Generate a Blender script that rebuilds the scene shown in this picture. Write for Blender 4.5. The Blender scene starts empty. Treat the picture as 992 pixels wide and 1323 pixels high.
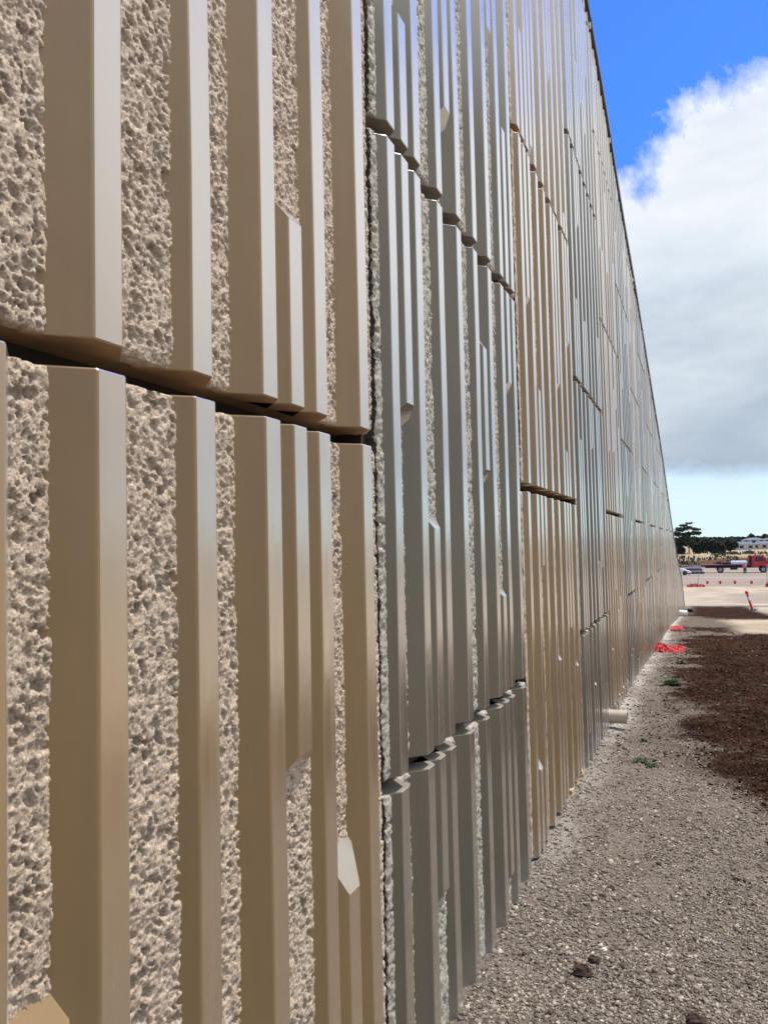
import bpy, math, random
import numpy as np
from mathutils import Vector, Matrix

SC = bpy.context.scene
COL = SC.collection
R = math.radians
rng = np.random.RandomState(7)
random.seed(7)

# ------------------------------------------------------------------ camera
EYE = (0.65, 0.0, 1.5)
cd = bpy.data.cameras.new('camera'); cam = bpy.data.objects.new('camera', cd); COL.objects.link(cam)
right = Vector((0.926097, 0.376646, -0.021968))
down = Vector((-0.037152, 0.033096, -0.998761))
fwd = Vector((-0.375452, 0.925766, 0.044644))
cam.matrix_world = Matrix(((right.x, -down.x, -fwd.x, EYE[0]), (right.y, -down.y, -fwd.y, EYE[1]),
                           (right.z, -down.z, -fwd.z, EYE[2]), (0, 0, 0, 1)))
cd.sensor_fit = 'HORIZONTAL'; cd.sensor_width = 36.0; cd.lens = 36.0 * 993.0 / 992.0
cd.clip_start = 0.02; cd.clip_end = 9000
SC.camera = cam

# ------------------------------------------------------------------ sun, sky, exposure
L = Vector((0.29, 0.275, 0.92)).normalized()          # towards the sun
SUN_EL = math.asin(L.z); SUN_AZ = math.atan2(L.x, L.y)
sd = bpy.data.lights.new('sun', 'SUN'); sd.energy = 4.7; sd.angle = R(0.5); sd.color = (1.0, 0.925, 0.81)
sun = bpy.data.objects.new('sun', sd); COL.objects.link(sun)
sun.rotation_euler = (-L).to_track_quat('-Z', 'Y').to_euler(); sun.location = L * 50

W = bpy.data.worlds.new('World'); SC.world = W; W.use_nodes = True
nt = W.node_tree; nt.nodes.clear()
def wn(t, **k):
    n = nt.nodes.new(t)
    for a, b in k.items(): setattr(n, a, b)
    return n
def wl(a, b): nt.links.new(a, b)
def wmath(op, a, b=None, c=None, clamp=False):
    n = wn('ShaderNodeMath', operation=op, use_clamp=clamp)
    for i, v in enumerate((a, b, c)):
        if v is None: continue
        if isinstance(v, (int, float)): n.inputs[i].default_value = v
        else: wl(v, n.inputs[i])
    return n.outputs[0]
out = wn('ShaderNodeOutputWorld'); bg = wn('ShaderNodeBackground'); bg.inputs['Strength'].default_value = 0.1
wl(bg.outputs[0], out.inputs[0])
sky = wn('ShaderNodeTexSky'); sky.sky_type = 'NISHITA'; sky.sun_disc = False
sky.sun_elevation = SUN_EL; sky.sun_rotation = SUN_AZ; sky.air_density = 1.0; sky.dust_density = 0.4; sky.ozone_density = 2.0
tint = wn('ShaderNodeMix', data_type='RGBA', blend_type='MULTIPLY'); tint.inputs[0].default_value = 1.0
wl(sky.outputs[0], tint.inputs[6]); tint.inputs[7].default_value = (0.52, 1.12, 2.55, 1)
tc = wn('ShaderNodeTexCoord'); sep = wn('ShaderNodeSeparateXYZ'); wl(tc.outputs['Generated'], sep.inputs[0])
el = wmath('MULTIPLY', wmath('ARCSINE', sep.outputs[2]), 180 / math.pi)          # elevation in degrees
az = wmath('MULTIPLY', wmath('ARCTAN2', sep.outputs[0], sep.outputs[1]), 180 / math.pi)
def wnoise(scale, sx, sy, sz, detail=6, rough=0.55, dist=0.0, off=(0, 0, 0)):
    m = wn('ShaderNodeMapping'); m.inputs['Scale'].default_value = (sx, sy, sz); m.inputs['Location'].default_value = off
    wl(tc.outputs['Generated'], m.inputs[0])
    n = wn('ShaderNodeTexNoise'); n.inputs['Scale'].default_value = scale; n.inputs['Detail'].default_value = detail
    n.inputs['Roughness'].default_value = rough; n.inputs['Distortion'].default_value = dist
    wl(m.outputs[0], n.inputs['Vector']); return n.outputs['Fac']
edge = wnoise(6.5, 1, 1, 1.2, 10, 0.62, 0.35, (0.9, 2.2, 0))
wisp = wnoise(3.2, 1, 1, 2.6, 7, 0.62, 0.15, (3.1, 0.4, 1.0))
soft = wnoise(2.3, 1, 1, 3.2, 4, 0.5, 0.3, (5.0, 1.4, 0.3))
# upper edge of the cloud bank about 29 degrees up, ragged; lower edge about 4 degrees
top_lim = wmath('ADD', wmath('MULTIPLY', wmath('SUBTRACT', edge, 0.5), 24.0), wmath('ADD', wmath('ADD', 29.2, wmath('MULTIPLY', az, 0.30)), wmath('MULTIPLY', wmath('MAXIMUM', wmath('SUBTRACT', az, 18.0), 0.0), 0.05)))
m_top = wmath('MULTIPLY', wmath('SUBTRACT', top_lim, el), 0.30, clamp=True)
veil = wmath('MULTIPLY', wmath('MULTIPLY', wmath('SUBTRACT', az, 9.0), 0.08, clamp=True), wmath('SUBTRACT', wmath('MULTIPLY', edge, 1.5), 0.42, clamp=True))   # thin cloud over the bank, sunward
m_top = wmath('MAXIMUM', m_top, veil)
bot_lim = wmath('ADD', wmath('MULTIPLY', wmath('SUBTRACT', wisp, 0.5), 5.0), 4.2)
m_bot = wmath('MULTIPLY', wmath('SUBTRACT', el, bot_lim), 0.8, clamp=True)
thin = wmath('ADD', 0.86, wmath('MULTIPLY', wisp, 0.3), clamp=True)
# the bank stands over the far side of the site and breaks up towards the clear blue sky behind
side = wmath('SUBTRACT', wmath('ADD', wmath('DIVIDE', wmath('SUBTRACT', 140.0, wmath('ABSOLUTE', wmath('SUBTRACT', az, 15.0))), 45.0), 0.5), wmath('MULTIPLY', wmath('SUBTRACT', edge, 0.5), 3.0), clamp=True)
mask = wmath('MULTIPLY', wmath('MULTIPLY', wmath('MULTIPLY', m_top, m_bot), thin), side)
# brightness of the bank: grey blue below, white crown above
tt = wmath('ADD', wmath('ADD', 0.06, wmath('DIVIDE', el, 32.0)), wmath('MULTIPLY', wmath('SUBTRACT', soft, 0.5), 1.25))
tt = wmath('ADD', tt, wmath('MULTIPLY', wmath('SUBTRACT', wisp, 0.5), 0.8))
# towards the sun the bank is brighter
tt = wmath('ADD', tt, wmath('MULTIPLY', wmath('MULTIPLY', wmath('SUBTRACT', az, 5.0), 0.055, clamp=True), 0.16), clamp=True)
cr = wn('ShaderNodeValToRGB'); wl(tt, cr.inputs[0]); e = cr.color_ramp.elements
e[0].position = 0.0; e[0].color = (0.42, 0.51, 0.62, 1); e[1].position = 1.0; e[1].color = (1.04, 1.08, 1.12, 1)
for p, c in ((0.18, (0.48, 0.57, 0.68, 1)), (0.40, (0.61, 0.69, 0.78, 1)), (0.60, (0.76, 0.84, 0.92, 1)), (0.84, (0.94, 0.98, 1.02, 1))):
    q = cr.color_ramp.elements.new(p); q.color = c
gain = wn('ShaderNodeMix', data_type='RGBA', blend_type='MULTIPLY'); gain.inputs[0].default_value = 1.0
wl(cr.outputs[0], gain.inputs[6]); gain.inputs[7].default_value = (10, 10, 10, 1)
# pale cyan clear band under the bank
lowm = wmath('SUBTRACT', 1.25, wmath('MULTIPLY', el, 0.09), clamp=True)
low = wn('ShaderNodeMix', data_type='RGBA'); wl(lowm, low.inputs[0]); wl(tint.outputs[2], low.inputs[6]); low.inputs[7].default_value = (7.7, 9.6, 10.0, 1)
fin = wn('ShaderNodeMix', data_type='RGBA'); wl(mask, fin.inputs[0]); wl(low.outputs[2], fin.inputs[6]); wl(gain.outputs[2], fin.inputs[7])
wl(fin.outputs[2], bg.inputs['Color'])

SC.view_settings.view_transform = 'Standard'; SC.view_settings.look = 'None'
SC.view_settings.exposure = 0.0; SC.view_settings.gamma = 1.0; SC.view_settings.use_curve_mapping = False
SC.render.film_transparent = False

# ------------------------------------------------------------------ helpers
def tag(o, label=None, cat=None, group=None, kind=None):
    if label: o['label'] = label
    if cat: o['category'] = cat
    if group: o['group'] = group
    if kind: o['kind'] = kind
    return o
def empty(name, loc, label, cat, group=None, rz=0.0):
    o = bpy.data.objects.new(name, None); COL.objects.link(o); o.location = loc; o.rotation_euler = (0, 0, rz)
    o.empty_display_size = 0.2
    return tag(o, label, cat, group)
def link_mesh(name, me, mat, parent=None, smooth=False):
    mats = mat if isinstance(mat, (list, tuple)) else [mat]
    if not me.materials:
        for m in mats: me.materials.append(m)
    if smooth: me.polygons.foreach_set('use_smooth', [True] * len(me.polygons))
    o = bpy.data.objects.new(name, me); COL.objects.link(o)
    if parent is not None: o.parent = parent
    return o
class MB:
    def __init__(s): s.v = []; s.f = []; s.m = []
    def add(s, vs, fs, mi=0):
        b = len(s.v); s.v += [tuple(v) for v in vs]; s.f += [tuple(b + i for i in f) for f in fs]; s.m += [mi] * len(fs)
    def box(s, x0, x1, y0, y1, z0, z1, mi=0, bev=0.0):
        if bev <= 0:
            vs = [(x, y, z) for z in (z0, z1) for y in (y0, y1) for x in (x0, x1)]
            s.add(vs, [(0, 2, 3, 1), (4, 5, 7, 6), (0, 1, 5, 4), (2, 6, 7, 3), (0, 4, 6, 2), (1, 3, 7, 5)], mi)
        else:   # chamfered vertical outline
            b = bev
            ring = [(x0 + b, y0), (x1 - b, y0), (x1, y0 + b), (x1, y1 - b), (x1 - b, y1), (x0 + b, y1), (x0, y1 - b), (x0, y0 + b)]
            inr = [(x0 + b, y0 + b), (x1 - b, y0 + b), (x1 - b, y0 + b), (x1 - b, y1 - b), (x1 - b, y1 - b), (x0 + b, y1 - b), (x0 + b, y1 - b), (x0 + b, y0 + b)]
            lv = [[(p[0], p[1], z0) for p in inr], [(p[0], p[1], z0 + b) for p in ring], [(p[0], p[1], z1 - b) for p in ring], [(p[0], p[1], z1) for p in inr]]
            vs = sum(lv, []); fs = [tuple(range(7, -1, -1)), tuple(range(24, 32))]
            for l in range(3):
                for i in range(8):
                    j = (i + 1) % 8; fs.append((l * 8 + i, l * 8 + j, l * 8 + 8 + j, l * 8 + 8 + i))
            s.add(vs, fs, mi)
    def tube(s, pts, rad, n=8, caps=True, mi=0):
        pts = [Vector(p) for p in pts]; rads = rad if isinstance(rad, (list, tuple)) else [rad] * len(pts)
        vs = []; prev = None
        for i, p in enumerate(pts):
            t = (pts[min(i + 1, len(pts) - 1)] - pts[max(i - 1, 0)]).normalized()
            a = Vector((0, 0, 1)) if abs(t.z) < 0.9 else Vector((1, 0, 0))
            if prev is not None: a = prev
            u = (a - t * a.dot(t)).normalized(); w = t.cross(u); prev = u
            for k in range(n):
                g = 2 * math.pi * k / n; vs.append(p + (u * math.cos(g) + w * math.sin(g)) * rads[i])
        fs = []
        for i in range(len(pts) - 1):
            for k in range(n):
                j = (k + 1) % n; fs.append((i * n + k, i * n + j, (i + 1) * n + j, (i + 1) * n + k))
        if caps: fs += [tuple(range(n - 1, -1, -1)), tuple((len(pts) - 1) * n + k for k in range(n))]
        s.add(vs, fs, mi)
    def mesh(s, name):
        me = bpy.data.meshes.new(name); me.from_pydata(s.v, [], s.f); me.update()
        return me
    def build(s, name, mat, parent=None, smooth=False):
        me = s.mesh(name); mats = mat if isinstance(mat, (list, tuple)) else [mat]
        for m in mats: me.materials.append(m)
        if len(mats) > 1: me.polygons.foreach_set('material_index', s.m)
        return link_mesh(name, me, mats, parent, smooth)
def np_mesh(name, verts, quads):
    me = bpy.data.meshes.new(name); nv = len(verts); nf = len(quads); k = quads.shape[1]
    me.vertices.add(nv); me.vertices.foreach_set('co', np.asarray(verts, np.float32).ravel())
    me.loops.add(nf * k); me.loops.foreach_set('vertex_index', np.asarray(quads, np.int32).ravel())
    me.polygons.add(nf); me.polygons.foreach_set('loop_start', np.arange(nf, dtype=np.int32) * k)
    me.polygons.foreach_set('loop_total', np.full(nf, k, np.int32)) if False else None
    me.update(calc_edges=True); me.validate()
    return me
def grid_quads(nr, nc):
    i = np.arange(nr - 1)[:, None] * nc + np.arange(nc - 1)[None, :]
    return np.stack([i, i + 1, i + nc + 1, i + nc], -1).reshape(-1, 4)
TAB = rng.rand(6, 256, 256).astype(np.float64)
def vnoise(u, v, cell, ch=0):
    """smooth value noise in -1..1"""
    a = u / cell + 31.7 * ch; b = v / cell + 17.3 * ch
    i = np.floor(a).astype(int); j = np.floor(b).astype(int); fa = a - i; fb = b - j
    fa = fa * fa * (3 - 2 * fa); fb = fb * fb * (3 - 2 * fb); T = TAB[ch % 6]
    p = T[i & 255, j & 255] * (1 - fa) + T[(i + 1) & 255, j & 255] * fa
    q = T[i & 255, (j + 1) & 255] * (1 - fa) + T[(i + 1) & 255, (j + 1) & 255] * fa
    return (p * (1 - fb) + q * fb) * 2 - 1

def attr(me, name, arr):
    a = me.attributes.new(name, 'FLOAT', 'POINT'); a.data.foreach_set('value', np.asarray(arr, np.float32).ravel())
# ------------------------------------------------------------------ materials
def mat_new(name):
    m = bpy.data.materials.new(name); m.use_nodes = True; t = m.node_tree
    b = t.nodes['Principled BSDF']
    return m, t, b
def N(t, typ, **k):
    n = t.nodes.new(typ)
    for a, b in k.items(): setattr(n, a, b)
    return n
def noise_node(t, scale, detail=4, rough=0.55, vec=None, dist=0.0):
    n = N(t, 'ShaderNodeTexNoise'); n.inputs['Scale'].default_value = scale; n.inputs['Detail'].default_value = detail
    n.inputs['Roughness'].default_value = rough; n.inputs['Distortion'].default_value = dist
    if vec is None:
        g = N(t, 'ShaderNodeNewGeometry'); vec = g.outputs['Position']
    t.links.new(vec, n.inputs['Vector']); return n.outputs['Fac']
def ramp(t, fac, stops):
    r = N(t, 'ShaderNodeValToRGB'); t.links.new(fac, r.inputs[0]); el = r.color_ramp.elements
    el[0].position = stops[0][0]; el[0].color = (*stops[0][1], 1); el[1].position = stops[-1][0]; el[1].color = (*stops[-1][1], 1)
    for p, c in stops[1:-1]:
        q = el.new(p); q.color = (*c, 1)
    return r.outputs[0]
def bump(t, b, h, strength, dist):
    n = N(t, 'ShaderNodeBump'); n.inputs['Strength'].default_value = strength; n.inputs['Distance'].default_value = dist
    t.links.new(h, n.inputs['Height'])
    if b.inputs['Normal'].is_linked: t.links.new(b.inputs['Normal'].links[0].from_socket, n.inputs['Normal'])
    t.links.new(n.outputs[0], b.inputs['Normal'])
def simple(name, col, rough=0.6, var=0.12, scale=6.0, metal=0.0, bmp=0.0, bscale=60.0):
    m, t, b = mat_new(name); b.inputs['Roughness'].default_value = rough; b.inputs['Metallic'].default_value = metal
    f = noise_node(t, scale, 5)
    c0 = tuple(x * (1 - var) for x in col); c1 = tuple(min(1, x * (1 + var)) for x in col)
    t.links.new(ramp(t, f, [(0.3, c0), (0.7, c1)]), b.inputs['Base Color'])
    if bmp: bump(t, b, noise_node(t, bscale, 4), bmp, 0.01)
    return m
def mixc(t, fac, a, b_, mode='MIX'):
    n = N(t, 'ShaderNodeMix', data_type='RGBA', blend_type=mode)
    if isinstance(fac, (int, float)): n.inputs[0].default_value = fac
    else: t.links.new(fac, n.inputs[0])
    for i, v in ((6, a), (7, b_)):
        if isinstance(v, tuple): n.inputs[i].default_value = (*v, 1)
        else: t.links.new(v, n.inputs[i])
    return n.outputs[2]
def fmath(t, op, a, b_=None, clamp=False):
    n = N(t, 'ShaderNodeMath', operation=op, use_clamp=clamp)
    for i, v in enumerate((a, b_)):
        if v is None: continue
        if isinstance(v, (int, float)): n.inputs[i].default_value = v
        else: t.links.new(v, n.inputs[i])
    return n.outputs[0]

def paint(name, col):
    """semi gloss masonry paint: faint mottling, tiny air holes, hairline orange peel, dust low down"""
    m, t, b = mat_new(name); b.inputs['IOR'].default_value = 1.45; b.inputs['Specular IOR Level'].default_value = 0.15
    g = N(t, 'ShaderNodeNewGeometry').outputs['Position']
    big = noise_node(t, 2.3, 5, 0.6, g)
    c = ramp(t, big, [(0.3, tuple(x * 0.94 for x in col)), (0.7, tuple(x * 1.06 for x in col))])
    mq = N(t, 'ShaderNodeMapping'); mq.inputs['Scale'].default_value = (9, 9, 0.7); t.links.new(g, mq.inputs[0])
    c = mixc(t, 1.0, c, ramp(t, noise_node(t, 1.0, 6, 0.65, mq.outputs[0]), [(0.3, (0.90, 0.90, 0.90)), (0.7, (1.07, 1.07, 1.07))]), 'MULTIPLY')
    sp_ = N(t, 'ShaderNodeSeparateXYZ'); t.links.new(g, sp_.inputs[0])       # dust splashed on the foot of the wall
    gl_ = fmath(t, 'SUBTRACT', 0.22, fmath(t, 'MULTIPLY', fmath(t, 'MAXIMUM', fmath(t, 'SUBTRACT', sp_.outputs[1], 6.0), 0.0), 0.052))
    dz = fmath(t, 'SUBTRACT', 1.0, fmath(t, 'DIVIDE', fmath(t, 'SUBTRACT', sp_.outputs[2], gl_), 0.22), clamp=True)
    dz = fmath(t, 'MULTIPLY', fmath(t, 'MULTIPLY', dz, dz), fmath(t, 'SUBTRACT', fmath(t, 'MULTIPLY', noise_node(t, 24, 5, 0.7, g), 2.2), 0.55), clamp=True)
    c = mixc(t, fmath(t, 'MULTIPLY', dz, 0.7), c, (0.40, 0.36, 0.31))
    v = N(t, 'ShaderNodeTexVoronoi'); v.inputs['Scale'].default_value = 16; t.links.new(g, v.inputs['Vector'])
    hole = fmath(t, 'LESS_THAN', v.outputs['Distance'], 0.022)
    seprgb = N(t, 'ShaderNodeSeparateColor'); t.links.new(v.outputs['Color'], seprgb.inputs[0])
    hole = fmath(t, 'MULTIPLY', hole, fmath(t, 'GREATER_THAN', seprgb.outputs[0], 0.72))
    c = mixc(t, hole, c, tuple(x * 0.22 for x in col))
    t.links.new(c, b.inputs['Base Color'])
    # vertical brush and pour streaks change the gloss a little
    mp = N(t, 'ShaderNodeMapping'); mp.inputs['Scale'].default_value = (60, 60, 2.2); t.links.new(g, mp.inputs[0])
    st = noise_node(t, 1.0, 4, 0.6, mp.outputs[0])
    r = N(t, 'ShaderNodeMapRange'); t.links.new(st, r.inputs[0]); r.inputs[1].default_value = 0.3; r.inputs[2].default_value = 0.7
    r.inputs[3].default_value = 0.17; r.inputs[4].default_value = 0.29; b.inputs['Roughness'].default_value = 0.5
    gl = N(t, 'ShaderNodeBsdfGlossy'); gl.inputs['Color'].default_value = (1, 1, 1, 1); t.links.new(r.outputs[0], gl.inputs['Roughness'])
    bump(t, b, noise_node(t, 420, 3, 0.5, g), 0.10, 0.0006)
    bump(t, b, noise_node(t, 14, 3, 0.5, g), 0.16, 0.004)
    # the gloss of the coating rises steeply towards grazing view
    t.links.new(b.inputs['Normal'].links[0].from_socket, gl.inputs['Normal'])
    lw = N(t, 'ShaderNodeLayerWeight'); lw.inputs['Blend'].default_value = 0.5; fac = ramp(t, lw.outputs['Facing'], [(0.0, (.02,) * 3), (0.24, (.045,) * 3), (0.33, (.29,) * 3), (0.43, (.42,) * 3), (0.60, (.52,) * 3), (0.8, (.74,) * 3), (1.0, (.96,) * 3)])
    mx = N(t, 'ShaderNodeMixShader'); t.links.new(fac, mx.inputs[0]); t.links.new(b.outputs[0], mx.inputs[1]); t.links.new(gl.outputs[0], mx.inputs[2])
    t.links.new(mx.outputs[0], t.nodes['Material Output'].inputs[0])
    return m
def rough_paint(name, col):
    m, t, b = mat_new(name); g = N(t, 'ShaderNodeNewGeometry').outputs['Position']
    f = noise_node(t, 60, 6, 0.7, g); f2 = noise_node(t, 330, 5, 0.7, g)
    c = ramp(t, f, [(0.30, tuple(x * 0.72 for x in col)), (0.5, col), (0.72, tuple(min(1, x * 1.28) for x in col))])
    c = mixc(t, 0.9, c, ramp(t, f2, [(0.34, (0.42, 0.40, 0.38)), (0.50, (1.0, 1.0, 1.0)), (0.64, (1.55, 1.58, 1.62))]), 'MULTIPLY')
    pa = N(t, 'ShaderNodeAttribute', attribute_name='pit')       # shade in the holes, painted in as a darker colour
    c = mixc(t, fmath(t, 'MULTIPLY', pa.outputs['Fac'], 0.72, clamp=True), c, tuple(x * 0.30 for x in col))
    t.links.new(c, b.inputs['Base Color']); b.inputs['Roughness'].default_value = 0.6; b.inputs['Specular IOR Level'].default_value = 0.35
    bump(t, b, f2, 0.65, 0.0032); bump(t, b, noise_node(t, 800, 4, 0.7, g), 0.7, 0.0016)
    return m
TAN = (0.295, 0.195, 0.094); GREY = (0.170, 0.146, 0.106)
M = {}
M['tan'] = paint('tan_paint', TAN); M['grey'] = paint('grey_paint', GREY)
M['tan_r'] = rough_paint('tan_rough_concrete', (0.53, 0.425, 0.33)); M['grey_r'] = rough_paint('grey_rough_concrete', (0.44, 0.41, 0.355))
M['filler'] = simple('joint_filler', (0.02, 0.017, 0.014), 0.9)
M['tan_e'] = simple('tan_cast_edge', (0.34, 0.225, 0.125), 0.9, 0.15, 30); M['grey_e'] = simple('grey_cast_edge', (0.24, 0.215, 0.175), 0.9, 0.15, 30)
M['jface'] = simple('shaded_joint_face', (0.045, 0.036, 0.028), 0.95, 0.3, 80)  # raw side faces of the joints, coloured dark for the shade in the gap
M['cap'] = simple('dark_cap_metal', (0.035, 0.04, 0.05), 0.35, 0.2)
M['mortar'] = simple('pale_mortar', (0.72, 0.72, 0.70), 0.7)
M['raw'] = simple('raw_concrete', (0.33, 0.30, 0.26), 0.85, 0.15, 9, bmp=0.3)

# ------------------------------------------------------------------ the wall
PW = 1.5; Y0 = 0.057; GAP_Y = 0.018; GAP_Z = 0.017; NCOL = 25; FX = 0.022; PITCH = 0.0925; FW = 0.047; FL = 0.022; CH = 0.048
TOPY = [-2, 0, 5.87, 6.48, 7.21, 8.39, 10.46, 12.67, 15.76, 18.07, 19.57, 22.87, 26.95, 32.93, 36.08, 40]
TOPZ = [6.55, 6.35, 5.62, 5.53, 5.42, 5.13, 4.80, 4.34, 3.72, 3.18, 2.75, 1.86, 0.98, -0.02, -1.0, -2.4]
def topline(y): return float(np.interp(y, TOPY, TOPZ)) - 0.04
GY = [-8, 2, 5, 8, 13, 18, 30, 41, 60, 83, 125, 160, 3000]
GZ = [.27, .24, .17, .10, -.2, -.42, -1.25, -2.0, -2.9, -3.4, -3.95, -4.1, -4.1]
def gz0(y): return np.interp(y, GY, GZ)

wall = empty('retaining_wall', (0, 18, 0), 'tall retaining wall of alternating tan and grey painted ribbed concrete panels', 'wall')
def wchild(o, parent):      # geometry is written in world coordinates: keep it there under the wall's empty
    o.parent = parent
    if parent is wall: o.location = (0, -18, 0)
    return o

def rib_mesh(yf, za, zb, sa, sb, seed):
    """yf: left front edge; za..zb: span of the front face; sa/sb: sloped end (True) or cut square"""
    r = 0.0014; d = 0.036
    sec = [(-d, yf - FL - d), (FX - 2.2 * r, yf - 2.2 * r + 0.0), (FX - 0.8 * r, yf - 0.5 * r), (FX, yf + 1.2 * r), (FX, yf + FW - 1.2 * r),
           (FX - 0.8 * r, yf + FW + 0.5 * r), (FX - 2.2 * r, yf + FW + 2.2 * r), (-d, yf + FW + FL + d)]
    sec[1] = (FX - 2.0 * r, yf - 2.0 * r); sec[6] = (FX - 2.0 * r, yf + FW + 2.0 * r)
    rs = random.Random(seed)
    nseg = max(1, int((zb - za) / 0.25)); rows = []
    def end_row(zf, sl, sgn, inset):
        row = []
        for (x, y) in sec:
            xx = x; z = zf
            if sl: z = zf + sgn * (FX - x) / FX * CH
            elif inset and x > 0: xx = x - 0.0013; 
            row.append((xx, y, z))
        return row
    e = 0.0022
    wob = [(rs.uniform(-.0009, .0009), rs.uniform(-.0009, .0009)) for _ in range(nseg + 1)]
    rows.append(end_row(za, sa, -1, True))
    if not sa: rows.append([(x, y, za + e) for x, y in sec])
    for i in range(1, nseg):
        z = za + (zb - za) * i / nseg; rows.append([(x + (wob[i][0] if x > 0 else 0), y + wob[i][1], z) for x, y in sec])
    if not sb: rows.append([(x, y, zb - e) for x, y in sec])
    rows.append(end_row(zb, sb, 1, True))
    # slope of the wall's top
    vs = []
    for row in rows:
        for (x, y, z) in row: vs.append((x, y, min(z, topline(y) - 0.004)))
    n = len(sec); fs = []
    for i in range(len(rows) - 1):
        for k in range(n):
            j = (k + 1) % n; fs.append((i * n + k, i * n + j, (i + 1) * n + j, (i + 1) * n + k))
    fs.append(tuple(range(n - 1, -1, -1))); fs.append(tuple((len(rows) - 1) * n + k for k in range(n)))
    return vs, fs

RT = rng.rand(5, 256, 256)
def facets(u, v, cell, tilt, seed):
    """each random cell is a tilted broken face; also returns how near its edge a point lies"""
    a = u / cell + seed * 13.7; b = v / cell + seed * 7.9; i0 = np.floor(a).astype(int); j0 = np.floor(b).astype(int)
    best = np.full(a.shape, 9.0); h = np.zeros(a.shape); sec = np.full(a.shape, 9.0)
    for di in (-1, 0, 1):
        for dj in (-1, 0, 1):
            I = (i0 + di) & 255; J = (j0 + dj) & 255
            px_ = i0 + di + 0.1 + 0.8 * RT[0][I, J]; py_ = j0 + dj + 0.1 + 0.8 * RT[1][I, J]
            d = (a - px_) ** 2 + (b - py_) ** 2
            hh = (RT[2][I, J] - 0.5) * 2 + ((a - px_) * (RT[3][I, J] - 0.5) + (b - py_) * (RT[4][I, J] - 0.5)) * tilt
            m_ = d < best; sec = np.where(m_, best, np.minimum(sec, d)); h = np.where(m_, hh, h); best = np.where(m_, d, best)
    return h, np.sqrt(sec) - np.sqrt(best)
def pits(u, v, cell, prob, seed):
    """scattered steep-walled holes, longer than wide, slanting down to the right"""
    a = u / cell + seed * 11.3; b = v / cell + seed * 5.1; i0 = np.floor(a).astype(int); j0 = np.floor(b).astype(int); out_ = np.zeros(a.shape)
    for di in (-1, 0, 1):
        for dj in (-1, 0, 1):
            I = (i0 + di + 37 * seed) & 255; J = (j0 + dj) & 255
            x = a - (i0 + di + RT[0][I, J]); y = b - (j0 + dj + RT[1][I, J])
            g = 0.75 + 0.5 * (RT[4][I, J] - .5); p = x * np.sin(g) - y * np.cos(g); q = x * np.cos(g) + y * np.sin(g)
            rr = 0.15 + 0.38 * RT[2][I, J] ** 2
            d = np.sqrt((p / 1.5) ** 2 + q * q) / rr
            f = np.clip((1.12 - d) / 0.34, 0, 1) * (RT[3][I, J] < prob) * (0.45 + 0.55 * RT[4][I, J])
            out_ = np.maximum(out_, f)
    return out_
def rough_height(Y, Z):
    wy = Y + vnoise(Y, Z, 0.006, 3) * 0.0018 + vnoise(Y, Z, 0.0028, 0) * 0.0006; wz = Z + vnoise(Z, Y, 0.006, 4) * 0.0018 + vnoise(Z, Y, 0.0028, 1) * 0.0006
    h1, e1 = facets(wy, wz * 0.85, 0.0165, 2.0, 1); h2, e2 = facets(wy, wz, 0.0068, 2.2, 2)
    a = vnoise(wy, wz, 0.06, 0) * 0.0016 + h1 * 0.0011 + h2 * 0.0009
    a = a + vnoise(Y, Z, 0.0040, 5) * 0.0007 + vnoise(Y, Z, 0.0023, 1) * 0.0005
    p = np.maximum(pits(wy, wz, 0.0130, 0.44, 1), 0.55 * pits(wy, wz, 0.0060, 0.42, 2))
    p = p * (0.55 + 0.45 * np.clip(vnoise(Y, Z, 0.035, 4) * 1.5 + 0.6, 0, 1))
    return a - p * 0.0092 + 0.0022, p
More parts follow.
